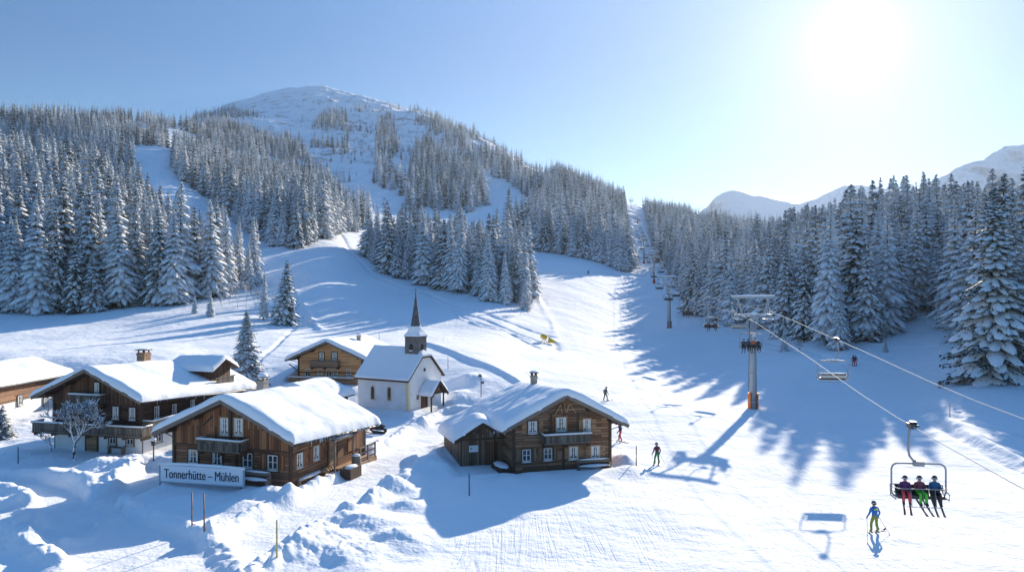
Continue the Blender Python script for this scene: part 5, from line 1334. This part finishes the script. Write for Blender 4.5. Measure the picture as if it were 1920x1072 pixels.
# ------------------------------------------------------------------ place-name sign
xl, yl = -24.4, 51.75; xr, yr = -18.1, 50.4; zl_, zr2 = gz(xl, yl), gz(xr, yr); Ls = math.hypot(xr-xl, yr-yl)
S = empty('place_sign', ((xl+xr)/2, (yl+yr)/2, min(zl_, zr2)), math.atan2(yr-yl, xr-xl), 'long white place-name board with dark lettering on grey posts before the front chalet', 'sign')
S_b = CZ-S.location.z; zb1, zt1 = S_b-13.5, S_b-12.32
for sg in (-1, 1):
    m = MB(); m.tube([(sg*Ls/2, 0, -1.2), (sg*Ls/2, 0, zt1-.1)], .075, 10); m.build('post', 'signframe', S)
m = MB(); Z_ = lambda z: z
m.tube([(-Ls/2, 0, zb1-.04), (Ls/2, 0, zb1-.04)], .06, 8)
m.tube([(-Ls/2, 0, zb1-.04), (-Ls/2, 0, zt1-.12), (-Ls/2+.04, 0, zt1-.03), (-Ls/2+.14, 0, zt1), (Ls/2-.14, 0, zt1), (Ls/2-.04, 0, zt1-.03), (Ls/2, 0, zt1-.12), (Ls/2, 0, zb1-.04)], .07, 8); m.build('frame', 'signframe', S)
m = MB(); m.box(-Ls/2+.07, Ls/2-.07, -.03, .03, zb1+.0, zt1-.06); m.build('panel', 'signface', S)
cu = bpy.data.curves.new('lettering', 'FONT'); cu.body = 'Tonnerh\u00fctte \u2013 M\u00fchlen'; cu.align_x = 'CENTER'; cu.align_y = 'CENTER'; cu.size = 1.0; cu.extrude = .006; cu.offset = 0
to = bpy.data.objects.new('lettering', cu); col.objects.link(to); dg = bpy.context.evaluated_depsgraph_get(); dg.update()
tm = bpy.data.meshes.new_from_object(to.evaluated_get(dg)); bpy.data.objects.remove(to)
xs_ = [v.co.x for v in tm.vertices]; ys_ = [v.co.y for v in tm.vertices]; tw_ = max(xs_)-min(xs_); th_ = max(ys_)-min(ys_); cx_ = (max(xs_)+min(xs_))/2; cy_ = (max(ys_)+min(ys_))/2
sx_ = (Ls*.885)/tw_; sy_ = .62/th_
for v in tm.vertices: v.co = ((v.co.x-cx_)*sx_, -.042-v.co.z, (v.co.y-cy_)*sy_+(zb1+zt1)/2-.02)
q_ = MB(); V_ = [tuple(v.co) for v in tm.vertices]; F_ = [tuple(p.vertices) for p in tm.polygons]
for k, dx in enumerate((0, -.011, .011)): q_.add([(a+dx, b-.002*k, c) for a, b, c in V_], F_)
q_ = q_.build('lettering', 'ink'); tm = q_.data; bpy.data.objects.remove(q_); lt = bpy.data.objects.new('lettering', tm); col.objects.link(lt); lt.parent = S
m = MB(); m.tube([(-Ls/2-.05, 0, zt1+.02), (-Ls*.2, 0, zt1+.07), (Ls*.2, 0, zt1+.06), (Ls/2+.05, 0, zt1+.0)], .1, 8); m.build('sign_snow', 'snow', S)

# ------------------------------------------------------------------ marker poles
for u, v, h, mat, lab in ((360, 985, 1.85, 'pole_rw', 'left of the two orange-and-black marker poles below the place-name sign'), (383, 996, 2.0, 'pole_rw', 'right of the two orange-and-black marker poles below the place-name sign'),
   (519, 1045, 1.75, 'pole_y', 'straw-coloured marker pole beside the lane at the bottom'), (880, 929, 1.45, 'pole_d', 'thin dark marker pole in the shadow of the weathered chalet'), (1193, 873, 1.55, 'pole_d', 'marker pole on the bank right of the weathered chalet'),
   (34, 869, 1.3, 'pole_d', 'dark marker pole near the left edge, in the shadow below the farmhouses'), (834, 830, .9, 'pole_d', 'short marker stake left of the annex'), (1781, 782, 1.6, 'pole_d', 'thin stake on the snow bank at the right edge'), (711, 642, 1.6, 'pole_d', 'lone stake on the field behind the church roof'), (840, 692, 1.8, 'pole_d', 'stake on the low bank behind the church')):
    x, y, z = at(u, v); m = MB(); m.tube([(0, 0, -.3), (random.uniform(-.02, .02), 0, h)], [.045, .035], 7); o = m.build('marker_pole', mat); o.location = (x, y, z); tag(o, lab, 'marker pole', 'marker poles'); 
# ------------------------------------------------------------------ benches and small things by the houses
def bench(x, y, z, yaw, w, label, back=True, snow=True):
    b = empty('bench', (x, y, z), yaw, label, 'bench'); m = MB(); m.box(-w/2, w/2, -.02, .4, .42, .48); m.build('seat', 'beam_grey', b)
    for sg in (-1, 1): m = MB(); m.box(sg*(w/2-.1)-.05, sg*(w/2-.1)+.05, 0, .38, -.5, .42); m.build('leg', 'beam_grey', b)
    if back:
        m = MB(); m.box(-w/2, w/2, .4, .45, .72, .95)
        for sg in (-1, 1): m.box(sg*(w/2-.05)-.05, sg*(w/2-.05)+.05, .38, .45, -.4, .95); m.box(sg*(w/2-.05)-.05, sg*(w/2-.05)+.05, -.02, .38, .62, .68)
        m.build('backrest', 'beam_grey', b)
    if snow: m = MB(); m.blob((0, .17, .5), (w/2-.04, .24, .12), 0, 6, 14); m.blob((0, .43, .96), (w/2, .07, .07)) if back else None; m.build('bench_snow', 'snow', b)
    return b
def loc(b, lx, ly): T = Matrix.Translation(b.location) @ Matrix.Rotation(b.rotation_euler.z, 4, 'Z'); p = T @ Vector((lx, ly, 0)); return p.x, p.y
x, y = loc(A, 3.1, -1.6); bench(x, y, gz(x, y)-.05, A.rotation_euler.z, 2.2, 'snow-dusted bench against the front wall of the front chalet, right of the place-name board')
x, y = loc(A, 5.25, 2.4); bench(x, y, A.location.z-.05, A.rotation_euler.z+R(90), 3.4, 'low snowy bench along the sunlit side wall of the front chalet', back=False)
x, y = loc(E, 2.4, -.75); bench(x, y, E.location.z-.12, E.rotation_euler.z, 2.7, 'snow-covered bench under the right windows of the weathered chalet', back=True)
x, y = loc(B, 2.3, -.55); bench(x, y, B.location.z+.1, B.rotation_euler.z, 1.6, 'dark bench against the white ground floor of the long farmhouse', back=False, snow=False)
x, y = loc(E, -4.6, 1.4); o = MB(); o.box(-.5, .5, -1.4, 1.2, .3, .4, 0); o.box(-.45, .45, -1.35, 1.15, -.6, .3, 0); q_ = o.build('feed_trough', 'beam'); q_.location = (x, y, E.location.z); q_.rotation_euler.z = E.rotation_euler.z+.1; tag(q_, 'snow-covered wooden box by the corner between chalet and annex', 'box')
m = MB(); m.blob((0, -.1, .42), (.52, 1.3, .14)); m.build('box_snow', 'snow', q_)
# trough and barrel beside the door
x, y = loc(A, 7.0, 4.7); T = MB(); T.box(-.45, .45, -.8, .8, 0, .12); T.box(-.45, -.35, -.8, .8, .12, .8); T.box(.35, .45, -.8, .8, .12, .8); T.box(-.35, .35, -.8, -.7, .12, .8); T.box(-.35, .35, .7, .8, .12, .8)
o = T.build('water_trough', 'beam'); o.location = (x, y, gz(x, y)); o.rotation_euler.z = A.rotation_euler.z; tag(o, 'dark wooden water trough beside the door of the front chalet', 'trough'); m = MB(); m.blob((0, 0, .78), (.42, .76, .16)); m.build('trough_snow', 'snow', o)
x, y = loc(A, 6.6, 6.2); T = MB(); T.tube([(0, 0, -.2), (0, 0, .3), (0, 0, .75), (0, 0, 1.0)], [.3, .36, .36, .3], 14); T.tube([(0, 0, .2), (0, 0, .26)], .365, 14); T.tube([(0, 0, .75), (0, 0, .81)], .365, 14)
o = T.build('barrel', 'beam_grey'); o.location = (x, y, gz(x, y)); tag(o, 'weathered barrel next to the water trough', 'barrel'); m = MB(); m.blob((0, 0, 1.0), (.32, .32, .14)); m.build('barrel_snow', 'snow', o)
x, y = loc(A, 5.5, 4.0); T = MB()
for k in range(7): T.tube([(-.25, -.5+k*.16, .62+.12*(k % 2)), (.25, -.48+k*.16, .62+.12*(k % 2))], .085, 8)
o = T.build('firewood', 'lightwood'); o.location = (x-.1, y, A.location.z-.15); o.rotation_euler.z = A.rotation_euler.z; tag(o, 'small heap of split logs on the low bench by the side wall', 'firewood')
# snowmobile behind the front chalet
x, y, z = at(703, 812); s = empty('snowmobile', (x, y, z+.1), R(65), 'dark red snowmobile parked behind the far corner of the front chalet', 'snowmobile')
m = MB(); m.blob((0, .55, .55), (.38, .75, .3)); m.blob((0, .95, .45), (.33, .4, .22)); m.build('hood', 'vehicle_red', s)
m = MB(); m.blob((0, -.55, .68), (.24, .75, .16)); m.build('seat', 'chairblack', s)
m = MB(); m.tube([(0, -1.3, .28), (0, -1.0, .4), (0, .2, .4), (0, .45, .2), (0, .2, .03), (0, -1.1, .03), (0, -1.3, .28)], .14, 8, cap=False); m.build('track', 'iron', s)
for sg in (-1, 1):
    m = MB(); m.box(sg*.45-.06, sg*.45+.06, .1, 1.3, 0, .04); m.tube([(sg*.45, 1.25, .03), (sg*.45, 1.5, .2)], .04, 6); m.tube([(sg*.45, .7, .04), (sg*.2, .7, .4)], .03, 5); m.build('ski', 'iron', s)
m = MB(); m.tube([(-.35, .1, 1.0), (0, .2, .92), (.35, .1, 1.0)], .025, 6); m.add([(-.28, .45, .75), (.28, .45, .75), (.2, .25, 1.12), (-.2, .25, 1.12), (-.28, .47, .75), (.28, .47, .75), (.2, .27, 1.12), (-.2, .27, 1.12)], [(0, 1, 2, 3), (7, 6, 5, 4), (0, 4, 5, 1), (1, 5, 6, 2), (2, 6, 7, 3), (3, 7, 4, 0)]); m.build('handlebar', 'iron', s)
# lantern post between the houses, floodlight mast by the church, snow gun on the slope
x, y, z = at(288, 864); s = empty('lantern_post', (x, y, z), 0, 'small lantern post in the snow between the farmhouse and the front chalet', 'lantern'); m = MB(); m.tube([(0, 0, -.3), (0, 0, 1.15)], .05, 7); m.build('post', 'beam', s)
m = MB(); m.box(-.13, .13, -.13, .13, 1.15, 1.45); m.add([(-.2, -.2, 1.45), (.2, -.2, 1.45), (.2, .2, 1.45), (-.2, .2, 1.45), (0, 0, 1.65)], [(0, 3, 2, 1), (0, 1, 4), (1, 2, 4), (2, 3, 4), (3, 0, 4)]); m.build('lantern', 'iron', s); m = MB(); m.blob((0, 0, 1.6), (.22, .22, .12)); m.build('lantern_snow', 'snow', s)
x, y, z = at(902, 744); s = empty('floodlight_mast', (x, y, z), 0, 'thin mast with two snowy floodlights between the church and the weathered chalet', 'mast'); m = MB(); m.tube([(0, 0, -.3), (0, 0, 2.75)], .05, 7); m.build('mast', 'steel_dark', s)
for zz, dx in ((2.55, -.12), (1.75, .18)): m = MB(); m.box(dx-.2, dx+.2, -.18, .12, zz-.12, zz+.14); m.blob((dx, -.03, zz+.16), (.22, .17, .09), 1); m.build('floodlight', ['steel_dark', 'snow'], s)
x, y, z = at(1020, 643); s = empty('snow_gun', (x, y, z), R(30), 'yellow snow gun standing out on the open slope behind the church', 'snow gun')
m = MB(); m.tube([(0, -.6, 1.15), (0, -.3, 1.2), (0, .5, 1.3), (0, .75, 1.33)], [.42, .5, .5, .42], 14); m.build('fan_housing', 'yellow_paint', s)
m = MB()
for a_ in (0, 2.1, 4.2): m.beam((0, 0, .9), (1.0*math.cos(a_), 1.0*math.sin(a_), -.1), .09, .09)
m.build('tripod', 'steel_dark', s); m = MB(); m.add([(.5, -.8, 0), (2.6, -.9, 0), (2.6, -.8, .12), (.7, -.7, 1.2), (.5, -.7, 0), (2.6, -.8, 0), (2.6, -.72, .12), (.7, -.62, 1.2)], [(0, 1, 2, 3), (7, 6, 5, 4), (0, 4, 5, 1), (1, 5, 6, 2), (2, 6, 7, 3), (3, 7, 4, 0)]); m.build('cover', 'yellow_paint', s)

# ------------------------------------------------------------------ leafless trees and shrubs under snow
def bare_tree(x, y, z, h, seed, label, spread=.75, depth=5, name='fruit_tree', th=.09, group=None):
    rnd = random.Random(seed); t = MB(); c = MB()
    def grow(p, d, ln, r, lv):
        q = p+d*ln*.5+Vector((rnd.uniform(-1, 1), rnd.uniform(-1, 1), 0))*ln*.06; e = p+d*ln
        (t if lv >= depth-1 else c).tube([p, q, e], [r, r*.85, r*.68], 6 if lv > 2 else 4, cap=False)
        if lv == 0: return
        for k in range(rnd.choice((3, 3, 4)) if name == 'fruit_tree' else rnd.choice((2, 3, 3)) if lv > 1 else 4):
            a = Vector((rnd.uniform(-1, 1), rnd.uniform(-1, 1), rnd.uniform(-.25, .75)))*spread
            grow(p+d*ln*rnd.uniform(.6, 1.0) if k else e, (d+a).normalized(), ln*rnd.uniform(.64, .86), max(r*.66, .036 if name == 'fruit_tree' else .016), lv-1)
    o = empty(name, (x, y, z), 0, label, 'tree', group)
    grow(Vector((0, 0, -.2)), Vector((.03, 0, 1)), h*.27, th, depth); t.build('trunk', 'twig', o); c.build('crown', 'twig_w' if name in ('fruit_tree', 'bush') else 'twig', o); return o
x, y, z = at(139, 862); bare_tree(x, y, z, 5.6, 3, 'leafless fruit tree heavy with snow before the white ground floor of the farmhouse', 1.15, 6, th=.12)
x, y, z = at(96, 846); bare_tree(x, y, z, 2.6, 8, 'smaller leafless shrub left of the snowy fruit tree', .9, 5, 'shrub', .05)
x, y, z = at(8, 822); place_tree(x-.3, y, z, 3.3, NEARP[4], 'small bushy spruce at the left edge before the farmhouse', None, 1.9)
for i, (u, D, h) in enumerate(((430, 168, 5), (446, 165, 6.5), (462, 166, 7.5), (478, 165, 6), (508, 160, 6), (415, 163, 3.5), (990, 188, 6.5), (975, 184, 5), (1500, 143, 3))):
    x = (u-960)/F*D; bare_tree(x, D, gz(x, D), h, 30+i, 'frosted leafless bush at the forest edge %s' % ('left of the free-standing spruce' if u < 600 else 'at the tip of the middle clump' if u < 1100 else 'under the right-hand woods'), .6, 5, 'bush', .05, 'frosted bushes at the forest edges')

# ------------------------------------------------------------------ sun, sky, air, camera
sd = Vector((math.sin(R(SUN_AZ))*math.cos(R(SUN_EL)), math.cos(R(SUN_AZ))*math.cos(R(SUN_EL)), math.sin(R(SUN_EL))))
sl_ = bpy.data.lights.new('sun', 'SUN'); sl_.energy = SUNE; sl_.angle = R(.53); sl_.color = (1, .89, .72)
so = bpy.data.objects.new('sun', sl_); col.objects.link(so); so.rotation_euler = (-sd).to_track_quat('-Z', 'Y').to_euler()
w = bpy.data.worlds.new('World'); scene.world = w; w.use_nodes = True; nt = w.node_tree; bg = nt.nodes['Background']
sky = nt.nodes.new('ShaderNodeTexSky'); sky.sky_type = 'NISHITA'; sky.sun_disc = False; sky.sun_elevation = R(SUN_EL); sky.sun_rotation = R(SUN_AZ)
sky.altitude = 1200; sky.air_density = 1.0; sky.dust_density = DUST; sky.ozone_density = 3.2
tc = nt.nodes.new('ShaderNodeTexCoord'); dt = nt.nodes.new('ShaderNodeVectorMath'); dt.operation = 'DOT_PRODUCT'; dt.inputs[1].default_value = sd
nrm = nt.nodes.new('ShaderNodeVectorMath'); nrm.operation = 'NORMALIZE'; nt.links.new(tc.outputs['Generated'], nrm.inputs[0]); nt.links.new(nrm.outputs[0], dt.inputs[0])
dcl = mth(nt, 'MAXIMUM', dt.outputs['Value'], 0.0)
halo = mth(nt, 'ADD', mth(nt, 'MULTIPLY', mth(nt, 'POWER', dcl, 9), HALO[0]), mth(nt, 'ADD', mth(nt, 'ADD', mth(nt, 'MULTIPLY', mth(nt, 'POWER', dcl, 30), .7), mth(nt, 'MULTIPLY', mth(nt, 'POWER', dcl, 110), HALO[1])), mth(nt, 'MULTIPLY', mth(nt, 'POWER', dcl, 900), HALO[2])))
hc = nt.nodes.new('ShaderNodeVectorMath'); hc.operation = 'SCALE'; hc.inputs[0].default_value = (1, .9, .8); nt.links.new(halo, hc.inputs['Scale'])
sat = nt.nodes.new('ShaderNodeHueSaturation'); sat.inputs['Saturation'].default_value = SKYSAT; nt.links.new(sky.outputs[0], sat.inputs['Color'])
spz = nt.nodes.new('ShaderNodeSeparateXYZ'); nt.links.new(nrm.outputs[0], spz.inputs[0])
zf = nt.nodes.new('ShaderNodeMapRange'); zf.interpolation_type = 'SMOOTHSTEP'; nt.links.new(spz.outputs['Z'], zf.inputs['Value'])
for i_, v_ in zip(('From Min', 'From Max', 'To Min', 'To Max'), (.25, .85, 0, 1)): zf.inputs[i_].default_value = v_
tn = mixc(nt, zf.outputs[0], TINT0, ZENITH_BOOST)  # zenith above the view is boosted and blued, added to lift shadow fill
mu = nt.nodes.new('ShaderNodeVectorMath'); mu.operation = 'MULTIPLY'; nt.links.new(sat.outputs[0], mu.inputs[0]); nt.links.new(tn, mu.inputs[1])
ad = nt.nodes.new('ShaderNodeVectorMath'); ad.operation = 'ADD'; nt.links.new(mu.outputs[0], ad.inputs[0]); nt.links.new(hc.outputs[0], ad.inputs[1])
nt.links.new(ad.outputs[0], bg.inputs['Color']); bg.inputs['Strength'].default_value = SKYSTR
if HAZE:
    m = MB(); m.box(-3200, 3800, -120, 4900, -160, 560); hz_ = m.build('haze', M['snow']); hz_.data.materials.clear()
    hm = bpy.data.materials.new('thin_air'); hm.use_nodes = True; n_ = hm.node_tree; n_.nodes.clear(); om = n_.nodes.new('ShaderNodeOutputMaterial'); pv = n_.nodes.new('ShaderNodeVolumePrincipled')
    pv.inputs['Density'].default_value = HAZE; pv.inputs['Color'].default_value = (.78, .88, 1, 1); pv.inputs['Anisotropy'].default_value = .35
    n_.links.new(pv.outputs[0], om.inputs['Volume']); hz_.data.materials.append(hm); tag(hz_, kind='stuff'); hz_.visible_shadow = True
cam = bpy.data.cameras.new('camera'); cam.lens = F/1920*36; cam.clip_end = 20000; cam.clip_start = .3
co_ = bpy.data.objects.new('camera', cam); col.objects.link(co_); co_.location = (0, 0, CZ); co_.rotation_euler = (R(90), 0, 0); scene.camera = co_
scene.render.engine = 'CYCLES'; scene.view_settings.view_transform = 'Standard'; scene.view_settings.look = 'None'; scene.view_settings.exposure = EXPO; scene.view_settings.gamma = 1
scene.cycles.max_bounces = 6; scene.cycles.diffuse_bounces = 3; scene.cycles.volume_bounces = 0; scene.cycles.volume_step_rate = 4
